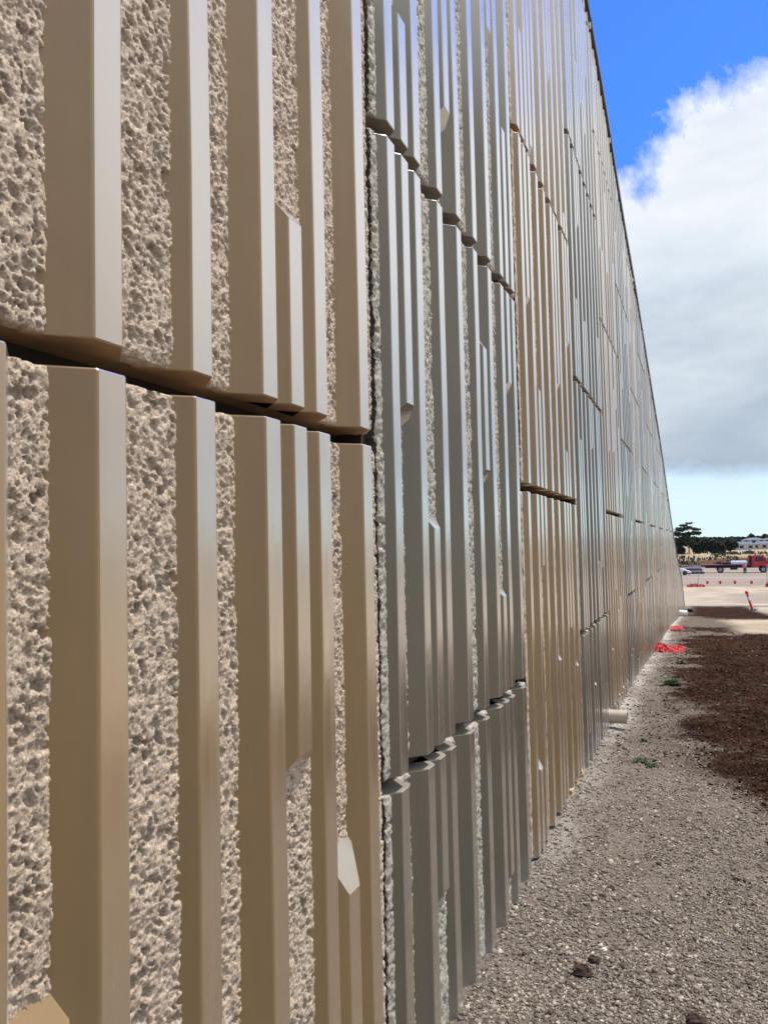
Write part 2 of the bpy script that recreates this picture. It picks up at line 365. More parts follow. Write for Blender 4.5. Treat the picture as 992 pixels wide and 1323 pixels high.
def rough_strip(ya, yb, z0, z1, res, lift, left_edge=False, right_edge=False, rib_range=None, name='rough_strip'):
    ny = max(5, int(round((yb - ya) / res)) + 1); nz = max(8, int(round((z1 - z0) / res)) + 1)
    y = np.linspace(ya, yb, ny); z = np.linspace(z0, z1, nz)
    Z, Y = np.meshgrid(z, y, indexing='ij')
    H, PIT = rough_height(Y, Z)
    if not left_edge: H = H * (0.45 + 0.55 * np.clip((Y - ya) / 0.016, 0, 1))
    if not right_edge: H = H * (0.45 + 0.55 * np.clip((yb - Y) / 0.016, 0, 1))
    H = H + lift
    if rib_range:       # under a short rib the rough face drops away
        za, zb = rib_range; inside = np.clip(np.minimum(Z - (za - 0.02), (zb + 0.02) - Z) / 0.02, 0, 1); H = H - inside * 0.010
    ez = np.clip(np.minimum(Z - z0, z1 - Z) / 0.008, 0, 1); H = H - (1 - ez) * 0.003
    if left_edge:
        w = np.clip(1 - (Y - ya) / 0.014, 0, 1); Y = Y - w * (0.002 + 0.0045 * (1 + vnoise(Z, Z * 0 + ya, 0.02, 1)) + 0.003 * vnoise(Z, Z * 0 + ya, 0.007, 3)) * 0.9; H = H - w * w * 0.004
    if right_edge:
        w = np.clip(1 - (yb - Y) / 0.014, 0, 1); Y = Y + w * (0.002 + 0.0045 * (1 + vnoise(Z, Z * 0 + yb, 0.02, 2)) + 0.003 * vnoise(Z, Z * 0 + yb, 0.007, 4)) * 0.9; H = H - w * w * 0.004
    H = np.maximum(H, -0.0325)
    Z = np.minimum(Z, np.interp(Y, TOPY, TOPZ) - 0.046)
    V = np.stack([H, Y, Z], -1)
    # skirts all round
    back = -0.033
    def sk(row): r_ = row.copy(); r_[:, 0] = back; return r_
    V = np.concatenate([V[:1] * [0, 1, 1] + [back, 0, 0], V, V[-1:] * [0, 1, 1] + [back, 0, 0]], 0)
    c0 = V[:, :1].copy(); c0[:, :, 0] = back; c1 = V[:, -1:].copy(); c1[:, :, 0] = back
    V = np.concatenate([c0, V, c1], 1)
    PP = np.zeros(V.shape[:2]); PP[1:-1, 1:-1] = PIT
    Q = grid_quads(V.shape[0], V.shape[1]); col_ = np.tile(np.arange(V.shape[1] - 1), V.shape[0] - 1)
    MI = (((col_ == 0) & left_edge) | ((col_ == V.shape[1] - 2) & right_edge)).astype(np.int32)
    return V.reshape(-1, 3), Q, PP.ravel(), MI

# slots of ribs per panel: k -> (from, to) in metres of height, None = runs through
FULL = {0: None, 2: None, 4: None, 6: None, 8: None, 10: None, 12: None, 14: None}
T = 99; B = -99
SPEC = {
 (0, 0): {3: None, 4: None, 5: (B, 0.940, 'long'), 11: (1.153, T), 13: (B, 0.848, 'long')},
 (0, 1): {11: (B, 2.070), 4: 0, 1: (2.4, T)},
 (1, 0): {3: (0.612, T), 11: (0.363, T)},
 (1, 1): {1: (1.843, T), 3: (B, 1.544), 9: (1.745, 2.152), 11: (B, 1.317), 13: (2.107, T)},
 (1, 2): {1: (B, 2.803), 5: (2.769, T), 11: (3.36, T), 13: (B, 3.083)},
 (2, 0): {3: (1.40, T), 1: (B, 0.56), 7: (B, 0.93), 11: (1.05, T), 13: (B, 0.82)},
 (2, 1): {1: (2.55, T), 3: (B, 2.18), 9: (2.32, T), 13: (2.62, T), 11: (B, 1.98)},
 (2, 2): {1: (B, 3.72), 3: (3.30, 4.2), 9: (3.95, T), 13: (B, 3.36), 5: (4.3, T)},
}
def spec_for(c, r):
    s = dict(FULL)
    key = SPEC.get((c, r))
    if key is None:
        rs = random.Random(c * 131 + r * 17 + 5); key = {}
        odd = [1, 3, 5, 7, 9, 11, 13]; rs.shuffle(odd)
        zb = base_z(c) + r * 1.5
        for k in odd[:rs.choice([3, 4, 4, 5])]:
            u = rs.uniform(0.22, 0.8); typ = rs.random()
            if typ < 0.42: key[k] = (zb + 1.5 * u, T)
            elif typ < 0.84: key[k] = (B, zb + 1.5 * u)
            else: key[k] = (zb + 1.5 * (u * 0.5), zb + 1.5 * min(0.86, u * 0.5 + rs.uniform(0.25, 0.5)))
    s.update(key); return s
def base_z(c): return 0.228 if c % 2 == 0 else -0.531
NEAR_HI = {(0, 0): 0.0021, (0, 1): 0.0021, (1, 0): 0.0038, (1, 1): 0.0038, (1, 2): 0.0040, (2, 0): 0.008, (2, 1): 0.008, (2, 2): 0.008}

panels = []
for c in range(-1, NCOL):
    ya = Y0 + c * PW; top_here = topline(ya)
    r = -1 if c % 2 == 0 else 0
    if c > 8: r = -2
    while True:
        z0 = base_z(c) + r * 1.5; z1 = z0 + 1.5
        if z0 > top_here - 0.12: break
        zc = gz0(ya + 0.75)
        if z1 > zc - 0.25: panels.append((c, r, ya, z0, z1))
        r += 1
def dist_key(p): return abs(p[2] + .5) + 0.15 * abs(p[3] + .75 - 1.5)
panels.sort(key=dist_key)
far_ribs = {'tan': MB(), 'grey': MB()}
n_rib = 0; n_strip = 0
for (c, r, ya, z0, z1) in panels:
    tn = 'tan' if c % 2 == 0 else 'grey'
    za, zb = z0 + GAP_Z, z1 - GAP_Z; y1, y2 = ya + GAP_Y, ya + PW - GAP_Y
    jit = random.Random(c * 7 + r).uniform(-0.0025, 0.0025)
    near = n_rib < 288
    # slab, its top following the wall's crest
    mb = MB(); yy = [y1 + 0.003, (y1 + y2) / 2, y2 - 0.003]; zs_ = za + 0.003
    for i in range(2):
        a, b_ = yy[i], yy[i + 1]
        ta, tb = min(zb, topline(a)), min(zb, topline(b_))
        ta -= 0.003; tb -= 0.003; vs = [(-0.15, a, zs_), (-0.034, a, zs_), (-0.034, b_, zs_), (-0.15, b_, zs_), (-0.15, a, ta), (-0.034, a, ta), (-0.034, b_, tb), (-0.15, b_, tb)]
        fs = [(0, 3, 2, 1), (4, 5, 6, 7), (1, 2, 6, 5), (0, 4, 7, 3)]
        if i == 0: fs.append((0, 1, 5, 4))
        else: fs.append((2, 3, 7, 6))
        mb.add(vs, fs[:2], 1); mb.add(vs, fs[2:], 0)
    pmesh_far = []
    sp = spec_for(c, r); rot = (c == 0)
    def front(k):
        return (ya + PW - 0.065 - 0.044 - PITCH * (14 - k) - (0.024 if 4 < k < 14 else 0.012)) if rot else (ya + 0.065 + PITCH * k)
    zt = min(zb, max(topline(y1), topline(y2)))
    # rough strips between the running ribs
    runs = sorted(k for k, v in sp.items() if v is None)
    LV = {True: 0.001, False: -0.0165}          # strips lie alternately shallow and deep
    edges = [(y1, front(runs[0]) - FL + 0.004, True, False, None, 0.002)]
    for a, b_ in zip(runs[:-1], runs[1:]):
        if b_ - a < 2: continue
        rr = None
        for k in range(a + 1, b_):
            if sp.get(k): rr = (max(sp[k][0], z0), min(sp[k][1], z1))
        lv = LV[(b_ // 2) % 2 == 0]; dp = 0.022 - lv
        edges.append((front(a) + FW + dp - 0.013, front(b_) - dp + 0.013, False, False, rr, lv))
    edges.append((front(runs[-1]) + FW + FL - 0.004, y2, False, True, None, 0.003))
    res = NEAR_HI.get((c, r), 0.015 if c < 5 else (0.03 if c < 10 else 0.08))
    strips = []
    for i, (a, b_, le, re, rr, lv) in enumerate(edges):
        strips.append(rough_strip(a, b_, za + 0.0016, zt - 0.0016, 0.008 if b_ < 0.42 else res, lv + jit, le, re, rr))
    if c < 5:
        p = mb.build('panel', [M[tn], M[tn + '_e']], None); wchild(p, wall)
        for v, q, pp, mi in strips:
            me = np_mesh('rough_strip', v, q); attr(me, 'pit', pp)
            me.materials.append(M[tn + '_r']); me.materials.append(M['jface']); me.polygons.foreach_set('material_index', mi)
            o = link_mesh('rough_strip', me, M[tn + '_r'], p, smooth=True); n_strip += 1
    else:
        nb = len(mb.v); V = [np.array(mb.v)]; off = nb; Q = []
        for v, q, pp, mi in strips: V.append(v); Q.append(q + off); off += len(v)
        allv = np.concatenate(V).tolist(); allf = [list(f) for f in mb.f] + np.concatenate(Q).tolist()
        me = bpy.data.meshes.new('panel'); me.from_pydata(allv, [], allf); me.materials.append(M[tn]); me.materials.append(M[tn + '_r']); me.materials.append(M[tn + '_e'])
        me.polygons.foreach_set('material_index', [2 * q for q in mb.m] + [1] * (len(allf) - len(mb.f))); me.update()
        p = link_mesh('panel', me, [M[tn]], None); wchild(p, wall)
    p['label'] = ('tan' if tn == 'tan' else 'grey') + ' painted concrete panel with vertical ribs'
    # ribs
    for k, v in sp.items():
        if v == 0: continue
        lo, hi = (B, T) if v is None else (v[0], v[1])
        sa, sb = lo > B, hi < T
        a_, b_ = max(lo, za), min(hi, zb)
        if not sa: a_ = za
        if not sb: b_ = zb
        if a_ > topline(front(k)) - 0.03: continue
        CH = 0.052 if (v is not None and len(v) > 2) else random.Random(k + c * 3).uniform(0.026, 0.034)
        vs, fs = rib_mesh(front(k) + jit * 0.3, a_, b_, sa, sb, c * 1000 + r * 50 + k)
        vs = [(x + (jit if x > 0 else 0), y, z) for x, y, z in vs]
        if near and n_rib < 300:
            m_ = MB(); m_.add(vs, fs[:-2]); m_.add(vs, fs[-2:-1], 0 if sa else 1); m_.add(vs, fs[-1:], 0 if sb else 1); m_.build('rib', [M[tn], M[tn + '_e']], p); n_rib += 1
        else: far_ribs[tn].add(vs, fs)
m_ = MB()
for i, tn in enumerate(('tan', 'grey')): m_.add(far_ribs[tn].v, far_ribs[tn].f, i)
o = m_.build('ribs', [M['tan'], M['grey']]); wchild(o, wall); o['kind'] = 'stuff'
# dark filler seen through the joints, following the crest
mb = MB()
ys = np.arange(-1.4, Y0 + NCOL * PW, 0.75)
for a, b_ in zip(ys[:-1], ys[1:]):
    zl = min(gz0(a), gz0(b_)) - 0.8
    mb.add([(-0.17, a, zl), (-0.085, a, zl), (-0.085, b_, zl), (-0.17, b_, zl), (-0.17, a, topline(a) - .01), (-0.085, a, topline(a) - .01), (-0.085, b_, topline(b_) - .01), (-0.17, b_, topline(b_) - .01)],
           [(0, 3, 2, 1), (4, 5, 6, 7), (1, 2, 6, 5), (0, 4, 7, 3)])
o = mb.build('joint_filler', M['filler']); wchild(o, wall)
for c in range(0, 14):      # dark foam cord in the upright joints
    yj = Y0 + c * PW; mb = MB(); zl = float(gz0(yj)) - 0.3; zh = topline(yj) - 0.03; n = 60 if c < 4 else 8; vs = []; rs = random.Random(c)
    for i in range(n + 1):
        z = zl + (zh - zl) * i / n; f_ = -0.024 + rs.uniform(-.003, .003); vs += [(-0.1, yj - .022, z), (f_, yj - .022, z), (f_ - rs.uniform(0, .003), yj + .022, z), (-0.1, yj + .022, z)]
    mb.add(vs, [(i * 4 + k, i * 4 + k + 1, i * 4 + k + 5, i * 4 + k + 4) for i in range(n) for k in range(3)]); o = mb.build('joint_cord', M['filler']); wchild(o, wall)
# coping pieces along the sloping crest, pale mortar between them
cy = -1.4
cuts = [-1.4, 1.6, 4.4, 6.05, 7.45, 10.1, 11.6, 13.2, 14.9, 16.4, 17.9, 19.5, 21.5, 23.5, 25.5, 27.5, 29.5, 31.5, 33.5, 35.5, 37.4]
for a, b_ in zip(cuts[:-1], cuts[1:]):
    mb = MB(); n = 4; yy = np.linspace(a + 0.02, b_ - 0.02, n + 1)
    prof = [(-0.19, 0.0), (0.036, 0.0), (0.040, 0.006), (0.040, 0.062), (0.034, 0.07), (-0.19, 0.078)]
    vs = []; fs = []
    for y in yy:
        for x, h in prof: vs.append((x, y, topline(y) + h))
    k = len(prof)
    for i in range(n):
        for q in range(k): fs.append((i * k + q, i * k + (q + 1) % k, (i + 1) * k + (q + 1) % k, (i + 1) * k + q))
    fs += [tuple(range(k - 1, -1, -1)), tuple(n * k + q for q in range(k))]
    mb.add(vs, fs); o = mb.build('coping', M['cap']); wchild(o, wall)
    mb = MB(); y = b_; mb.box(-0.17, 0.030, y - 0.021, y + 0.021, topline(y) - 0.03, topline(y) + 0.064); o = mb.build('mortar_joint', M['mortar']); wchild(o, wall)
# retained fill behind the wall
mb = MB()
ys = list(np.arange(-1.4, 37, 2.0)) + [37.5]
for a, b_ in zip(ys[:-1], ys[1:]):
    ta, tb = max(topline(a) - .06, gz0(a)-.4), max(topline(b_) - .06, gz0(b_)-.4)
    mb.add([(-0.18, a, -3), (-0.18, b_, -3), (-0.18, a, ta), (-0.18, b_, tb), (-14, a, ta), (-14, b_, tb), (-26, a, -5), (-26, b_, -5)], [(0, 1, 3, 2), (2, 3, 5, 4), (4, 5, 7, 6)])
mb.add([(-0.18, -1.4, -3), (-0.18, -1.4, 6.4), (-14, -1.4, 6.4), (-26, -1.4, -5)], [(0, 1, 2, 3)])
M['fill'] = simple('fill_earth', (0.16, 0.12, 0.08), 0.95, 0.25, 2)
tag(mb.build('embankment', M['fill']), kind='structure')

# ------------------------------------------------------------------ ground
def smooth(a, b, x): t = np.clip((x - a) / (b - a), 0, 1); return t * t * (3 - 2 * t)
def ground_z(X, Y):
    z = gz0(Y)
    near = 1 - smooth(20, 60, Y)
    z = z + near * (vnoise(X, Y, 0.9, 0) * 0.010 + vnoise(X, Y, 0.31, 1) * 0.007 + vnoise(X, Y, 0.11, 2) * 0.004)
    s = soil_mask(X, Y); z = z + near * s * (0.012 + vnoise(X, Y, 0.17, 3) * 0.012 + vnoise(X, Y, 0.07, 4) * 0.010)
    z = z + (1 - smooth(0.0, 0.14, X)) * 0.012 * near
    # earth bank across the far side of the yard, field and rise beyond
    wob = vnoise(X, Y * 0 + 3, 14.0, 2) * 2.0
    z = z + 2.1 * smooth(168, 186, Y + wob) * (1 - smooth(194, 235, Y)) + vnoise(X, Y, 6.0, 3) * 0.25 * smooth(165, 175, Y) * (1 - smooth(230, 400, Y))
    return z
def soil_mask(X, Y):
    n = vnoise(X, Y, 0.5, 4) * 0.16 + vnoise(X, Y, 0.17, 5) * 0.10
    xb = np.interp(Y, [3.3, 4.1, 4.7, 5.5, 6.7, 8.3, 11, 15, 16.2], [2.1, 0.80, 0.62, 0.50, 0.36, 0.29, 0.28, 0.30, 0.7])
    a = smooth(-0.26, 0.34, X - xb + n * 1.5) * smooth(2.4, 4.0, Y + n * 2 ) * (1 - smooth(15.6, 16.6, Y + n * 3 - 0.35 * (X - 1)))
    xc = np.interp(Y, [16, 17.5, 19, 24, 26, 30, 47], [0.2, 0.5, 1.2, 1.6, 0.9, 0.35, 0.2])
    b = 0.72 * smooth(-0.2, 0.3, X - xc + n * 2) * smooth(23, 29, Y + n * 12 + 0.3 * X) * (1 - smooth(42, 50, Y + n * 14 - .4 * X))
    d = 0.7 * smooth(16.9, 17.4, Y + n * 3) * (1 - smooth(18.0, 18.8, Y + n * 3)) * (1 - smooth(.9, 1.8, X))
    m_ = 0.46 * smooth(4.0, 5.6, Y + n * 4 + 1.6 * (X - 0.4)) * (1 - smooth(46, 50, Y + n * 6)) * smooth(0.03, 0.30, X + n)
    a = np.maximum(a, m_)
    return np.clip((a + b + d) * (1 - smooth(2.7, 3.4, X + n)), 0, 1)
def axis(segs):
    out_ = []
    for a, b_, st in segs: out_ += list(np.arange(a, b_, st))
    return np.array(out_ + [segs[-1][1]])
gx = axis([(-3000, -400, 400), (-400, -40, 40), (-40, -2, 4.75), (-2, -0.2, 0.6), (-0.2, 2.6, 0.03), (2.6, 6, 0.12), (6, 20, 0.7), (20, 60, 2.5), (60, 400, 34), (400, 3000, 400)])
gy = axis([(-3000, -100, 400), (-100, -8, 12), (-8, 1.2, 0.6), (1.2, 9, 0.035), (9, 20, 0.12), (20, 60, 0.5), (60, 160, 2.5), (160, 240, 1.5), (240, 500, 15), (500, 4000, 350)])
Xg, Yg = np.meshgrid(gx, gy, indexing='ij')
Zg = ground_z(Xg, Yg)
me = np_mesh('ground', np.stack([Xg, Yg, Zg], -1).reshape(-1, 3), grid_quads(len(gx), len(gy)))
attr(me, 'soil', soil_mask(Xg, Yg))
# pale sand, grey made ground, brown bank, dry grass: where each lies
nn = vnoise(Xg, Yg, 2.5, 1) * 0.5 + vnoise(Xg, Yg, 0.8, 2) * 0.3
nb = vnoise(Xg, Yg, 11, 3)
pale = smooth(16.2, 17.2, Yg + nn) * smooth(1.0, 1.7, Xg + nn * .4) * (1 - smooth(24, 26, Yg + nn)) * 0.9
pale = np.maximum(pale, smooth(46, 49, Yg + nn * 3 - .4 * Xg) * (1 - smooth(86, 96, Yg + nb * 4)))
pale = np.maximum(pale, smooth(3.0, 3.6, Xg + nn * .3) * (1 - smooth(46, 49, Yg)))
attr(me, 'pale', pale)
attr(me, 'yard', smooth(84, 95, Yg + nb * 4) * (1 - smooth(160, 168, Yg)) + 0.75 * smooth(52, 54, Yg + nn * 2 - 0.2 * Xg) * (1 - smooth(66, 70, Yg + nn * 2 - 0.9 * Xg)) * smooth(1.6, 3.4, Xg))
attr(me, 'bank', smooth(163, 169, Yg))
attr(me, 'drygrass', smooth(178, 181, Yg + nb * 1.5))
attr(me, 'dust', (1 - smooth(0.03, 0.20 , Xg + vnoise(Xg, Yg, 0.12, 3) * 0.05)) * smooth(2.5, 3.4, Yg + vnoise(Yg, Xg, .5, 1)) * (Yg < 36.5) * (Xg > -0.5) * (0.45 + 0.55 * (vnoise(Yg, Xg * 0, 0.7, 2) > -0.1)))
m, t, b = mat_new('ground'); g = N(t, 'ShaderNodeNewGeometry').outputs['Position']
def at(n): a = N(t, 'ShaderNodeAttribute', attribute_name=n); return a.outputs['Fac']
n1 = noise_node(t, 70, 6, 0.7, g); n2 = noise_node(t, 9, 5, 0.6, g); n3 = noise_node(t, 0.35, 6, 0.65, g); n4 = noise_node(t, 28, 5, 0.7, g)
v = N(t, 'ShaderNodeTexVoronoi'); v.inputs['Scale'].default_value = 190; t.links.new(g, v.inputs['Vector'])
vs_ = N(t, 'ShaderNodeSeparateColor'); t.links.new(v.outputs['Color'], vs_.inputs[0])
grav = ramp(t, vs_.outputs[0], [(0.0, (0.085, 0.07, 0.058)), (0.5, (0.17, 0.145, 0.125)), (0.85, (0.27, 0.24, 0.21)), (1.0, (0.42, 0.39, 0.35))])
grav = mixc(t, 0.45, grav, ramp(t, n2, [(0.3, (0.15, 0.124, 0.100)), (0.7, (0.27, 0.230, 0.190))]))
big_ = noise_node(t, 1.6, 4, 0.6, g)
soil = ramp(t, fmath(t, 'ADD', fmath(t, 'MULTIPLY', n4, 0.55), fmath(t, 'MULTIPLY', n1, 0.45)), [(0.36, (0.012, 0.006, 0.0045)), (0.5, (0.034, 0.017, 0.012)), (0.64, (0.095, 0.058, 0.042))])
soil = mixc(t, 1.0, soil, ramp(t, big_, [(0.35, (0.6, 0.6, 0.6)), (0.65, (1.35, 1.3, 1.25))]), 'MULTIPLY')
sm = fmath(t, 'ADD', at('soil'), fmath(t, 'MULTIPLY', fmath(t, 'SUBTRACT', n1, 0.5), 1.5)); sm = fmath(t, 'ADD', sm, fmath(t, 'MULTIPLY', fmath(t, 'SUBTRACT', n2, 0.48), 1.3)); sm = fmath(t, 'MULTIPLY', fmath(t, 'SUBTRACT', sm, 0.28), 1.5, clamp=True)
c = mixc(t, sm, grav, soil)
palec = ramp(t, n3, [(0.3, (0.33, 0.26, 0.18)), (0.5, (0.46, 0.38, 0.27)), (0.7, (0.56, 0.48, 0.36))])
c = mixc(t, fmath(t, 'MULTIPLY', at('pale'), fmath(t, 'ADD', 0.6, n4), clamp=True), c, palec)
mpy = N(t, 'ShaderNodeMapping'); mpy.inputs['Scale'].default_value = (0.05, 0.35, 0.3); t.links.new(g, mpy.inputs[0])
stri = noise_node(t, 1.0, 6, 0.65, mpy.outputs[0])
yard = ramp(t, stri, [(0.3, (0.24, 0.20, 0.155)), (0.5, (0.32, 0.27, 0.21)), (0.62, (0.38, 0.325, 0.25)), (0.72, (0.50, 0.43, 0.33))])
c = mixc(t, at('yard'), c, yard)
bank = ramp(t, noise_node(t, 0.7, 6, 0.7, g), [(0.3, (0.075, 0.040, 0.028)), (0.5, (0.13, 0.07, 0.045)), (0.72, (0.12, 0.11, 0.055))])
c = mixc(t, at('bank'), c, bank)
gr = ramp(t, noise_node(t, 0.5, 6, 0.75, g), [(0.3, (0.22, 0.17, 0.09)), (0.5, (0.40, 0.32, 0.19)), (0.7, (0.48, 0.40, 0.26))])
c = mixc(t, at('drygrass'), c, gr)
c = mixc(t, fmath(t, 'MULTIPLY', at('dust'), fmath(t, 'ADD', n1, 0.15), clamp=True), c, (0.52, 0.50, 0.46))
t.links.new(c, b.inputs['Base Color']); b.inputs['Roughness'].default_value = 0.95; b.inputs['Specular IOR Level'].default_value = 0.0
bump(t, b, n1, 1.0, 0.009); bump(t, b, n4, 0.8, 0.018); bump(t, b, noise_node(t, 240, 4, 0.7, g), 0.8, 0.003)
M['ground'] = m
tag(link_mesh('ground', me, m, smooth=True), kind='structure')

# loose gravel and crumbs of soil: stuff, one object each
def scatter(name, P, S, mat, flat=0.7):
    n = len(P); base = np.array([[x, y, z] for z in (-1, 1) for y in (-1, 1) for x in (-1, 1)], float)
    V = base[None] * (1 + (rng.rand(n, 8, 1) - 0.5) * 1.2) + (rng.rand(n, 8, 3) - 0.5) * 0.9
    V = V * (S[:, None, None] * 0.5) * (np.stack([0.75 + rng.rand(n) * .6, 0.6 + rng.rand(n) * .45, flat * (0.6 + rng.rand(n) * .5)], -1))[:, None, :]
    # random rotation (yaw and tilt)
    a = rng.rand(n) * 6.283; tl = (rng.rand(n) - .5) * 1.5; ca, sa, ct, st = np.cos(a), np.sin(a), np.cos(tl), np.sin(tl)
    x, y, z = V[..., 0].copy(), V[..., 1].copy(), V[..., 2].copy()
    y, z = y * ct[:, None] - z * st[:, None], y * st[:, None] + z * ct[:, None]
    x, y = x * ca[:, None] - y * sa[:, None], x * sa[:, None] + y * ca[:, None]
    V = np.stack([x, y, z], -1) + P[:, None, :]
    F = np.array([(0, 2, 3, 1), (4, 5, 7, 6), (0, 1, 5, 4), (2, 6, 7, 3), (0, 4, 6, 2), (1, 3, 7, 5)])
    Q = (F[None] + (np.arange(n) * 8)[:, None, None]).reshape(-1, 4)
    me = np_mesh(name, V.reshape(-1, 3), Q)
    return tag(link_mesh(name, me, mat), kind='stuff')
def stone_mat(name, stops):
    m, t, b = mat_new(name); g = N(t, 'ShaderNodeNewGeometry')
    c = ramp(t, g.outputs['Random Per Island'], stops)
    c = mixc(t, 0.8, c, ramp(t, noise_node(t, 160, 4, 0.6, g.outputs['Position']), [(0.3, (0.45, 0.45, 0.45)), (0.7, (1.25, 1.25, 1.25))]), 'MULTIPLY')
    t.links.new(c, b.inputs['Base Color']); b.inputs['Roughness'].default_value = 0.95; b.inputs['Specular IOR Level'].default_value = 0.0
    return m
M['stone'] = stone_mat('crushed_stone', [(0.0, (0.105, 0.088, 0.070)), (0.35, (0.205, 0.174, 0.140)), (0.7, (0.30, 0.262, 0.215)), (0.94, (0.42, 0.37, 0.315)), (1.0, (0.52, 0.48, 0.42))])
M['crumb'] = stone_mat('soil_crumb', [(0.0, (0.016, 0.008, 0.006)), (0.6, (0.040, 0.022, 0.016)), (0.95, (0.09, 0.058, 0.042)), (1.0, (0.33, 0.27, 0.22))])
def pts(n, y0, y1, xmax_a, xmax_b, power):
    u = rng.rand(n); y = (y0 ** (1 - power) + u * (y1 ** (1 - power) - y0 ** (1 - power))) ** (1 / (1 - power))
    xm = xmax_a + xmax_b * y; x = 0.012 + rng.rand(n) * xm
    return x, y
x, y = pts(125000, 1.7, 15.0, 0.55, 0.16, 1.9)
keep = (soil_mask(x, y) < rng.rand(len(x)) * 0.85 + 0.1); x, y = x[keep], y[keep]
S = 0.0026 + 0.0092 * rng.rand(len(x)) ** 3.2 + (rng.rand(len(x)) > 0.990) * rng.rand(len(x)) * 0.016
S = S * (0.68 + 0.06 * y)
clump = vnoise(x, y, 0.13, 5); keep = clump > rng.rand(len(x)) * 1.5 - 1.25; x, y, S = x[keep], y[keep], S[keep]
scatter('gravel', np.stack([x, y, ground_z(x, y) + S * 0.12], -1), S, M['stone'])
x, y = pts(42000, 3.2, 17.0, 0.8, 0.16, 1.7)
keep = soil_mask(x, y) > rng.rand(len(x)) * 1.1 + .05; x, y = x[keep], y[keep]
S = 0.0035 + 0.012 * rng.rand(len(x)) ** 4; S = S * (0.65 + 0.05 * y)
scatter('soil_crumbs', np.stack([x, y, ground_z(x, y) + S * 0.1], -1), S, M['crumb'], 0.8)

def gpt(x, y): return float(ground_z(np.array([x]), np.array([y]))[0])
# ------------------------------------------------------------------ clods of soil
def lump(name, loc, s, mat, seed, label, cat, group=None):
    rs = random.Random(seed); vs = []; fs = []; nu, nv = 12, 8
    for j in range(nv + 1):
        for i in range(nu):
            a = 2 * math.pi * i / nu; e_ = math.pi * j / nv - math.pi / 2
            rr = 1 + rs.uniform(-0.2, 0.22) + 0.18 * math.sin(3 * a + seed) * math.cos(e_)
            vs.append((math.cos(a) * math.cos(e_) * s[0] * rr, math.sin(a) * math.cos(e_) * s[1] * rr, (math.sin(e_) * rr + 0.45) * s[2]))
    for j in range(nv):
        for i in range(nu): fs.append((j * nu + i, j * nu + (i + 1) % nu, (j + 1) * nu + (i + 1) % nu, (j + 1) * nu + i))
    mb = MB(); mb.add(vs, fs); o = mb.build(name, mat); o.location = loc; return tag(o, label, cat, group)
M['clod'] = simple('dark_clod', (0.055, 0.033, 0.022), 0.95, 0.4, 60, bmp=0.8, bscale=120)
lump('soil_clod', (0.293, 2.35, gpt(.293, 2.35)), (0.026, 0.024, 0.020), M['clod'], 3, 'dark brown clod of earth, the larger of the pair on the near gravel', 'clod', 'clods on the gravel')
lump('soil_clod', (0.317, 2.42, gpt(.317, 2.42)), (0.018, 0.014, 0.013), M['clod'], 5, 'small reddish brown clod just behind the larger dark one on the gravel', 'clod', 'clods on the gravel')
lump('soil_clod', (0.60, 2.20, gpt(.6, 2.2)), (0.026, 0.02, 0.015), M['clod'], 8, 'dark clod at the bottom edge of the gravel, farthest to the right', 'clod', 'clods on the gravel')
lump('soil_clod', (0.31, 2.98, gpt(.31, 2.98)), (0.014, 0.013, 0.010), M['clod'], 9, 'tiny dark clod alone in the middle of the grey gravel', 'clod', 'clods on the gravel')
M['wht'] = simple('white_stone', (0.75, 0.72, 0.68), 0.8, 0.1, 50)
lump('white_stone', (0.337, 2.50, gpt(.337, 2.50)), (0.009, 0.007, 0.006), M['wht'], 11, 'small white stone lying on the gravel beyond the paired clods', 'stone')

# ------------------------------------------------------------------ weeds
M['weed'] = simple('weed_green', (0.05, 0.080, 0.016), 0.6, 0.35, 40)
def weed(loc, r_, n, seed, label):
    rs = random.Random(seed); mb = MB()
    for i in range(n):
        a = rs.uniform(0, 6.283); l = r_ * rs.uniform(0.5, 1.15); tilt = rs.uniform(0.25, 1.25); w = r_ * rs.uniform(0.05, 0.1)
        d = Vector((math.cos(a), math.sin(a), 0)); s_ = Vector((-d.y, d.x, 0)); o_ = Vector((rs.uniform(-.3, .3) * r_, rs.uniform(-.3, .3) * r_, 0))
        p1 = o_ + d * l * 0.5 * math.sin(tilt) + Vector((0, 0, l * 0.35 * math.cos(tilt) + .004)); p2 = o_ + d * l * math.sin(tilt) * 1.05 + Vector((0, 0, l * 0.42 * math.cos(tilt)))
        mb.add([o_ - s_ * w * .4, o_ + s_ * w * .4, p1 + s_ * w, p1 - s_ * w, p2], [(0, 1, 2, 3), (3, 2, 4)])
    o = mb.build('weed', M['weed']); o.location = loc; return tag(o, label, 'weed', 'weeds sprouting beside the wall')
weed((0.37, 7.95, gpt(.37, 7.95)), 0.15, 90, 1, 'low dark green weed tuft between the pipe and the red netting')
weed((0.30, 4.88, gpt(.30, 4.88)), 0.07, 55, 2, 'sprawling green weed nearest the camera in the gravel before the pipe')
weed((0.36, 4.80, gpt(.36, 4.80)), 0.05, 35, 6, 'thin trailing weed beside the nearest sprawling one')
weed((0.27, 5.45, gpt(.27, 5.45)), 0.06, 30, 3, 'pale bluish green sprig just below the protruding pipe')
weed((0.40, 10.1, gpt(.40, 10.1)), 0.12, 40, 4, 'faint green tuft just before the nearer red netting')
weed((0.22, 36.5, gpt(.22, 36.5)), 0.38, 90, 5, 'dark green weed clump at the far end of the wall')

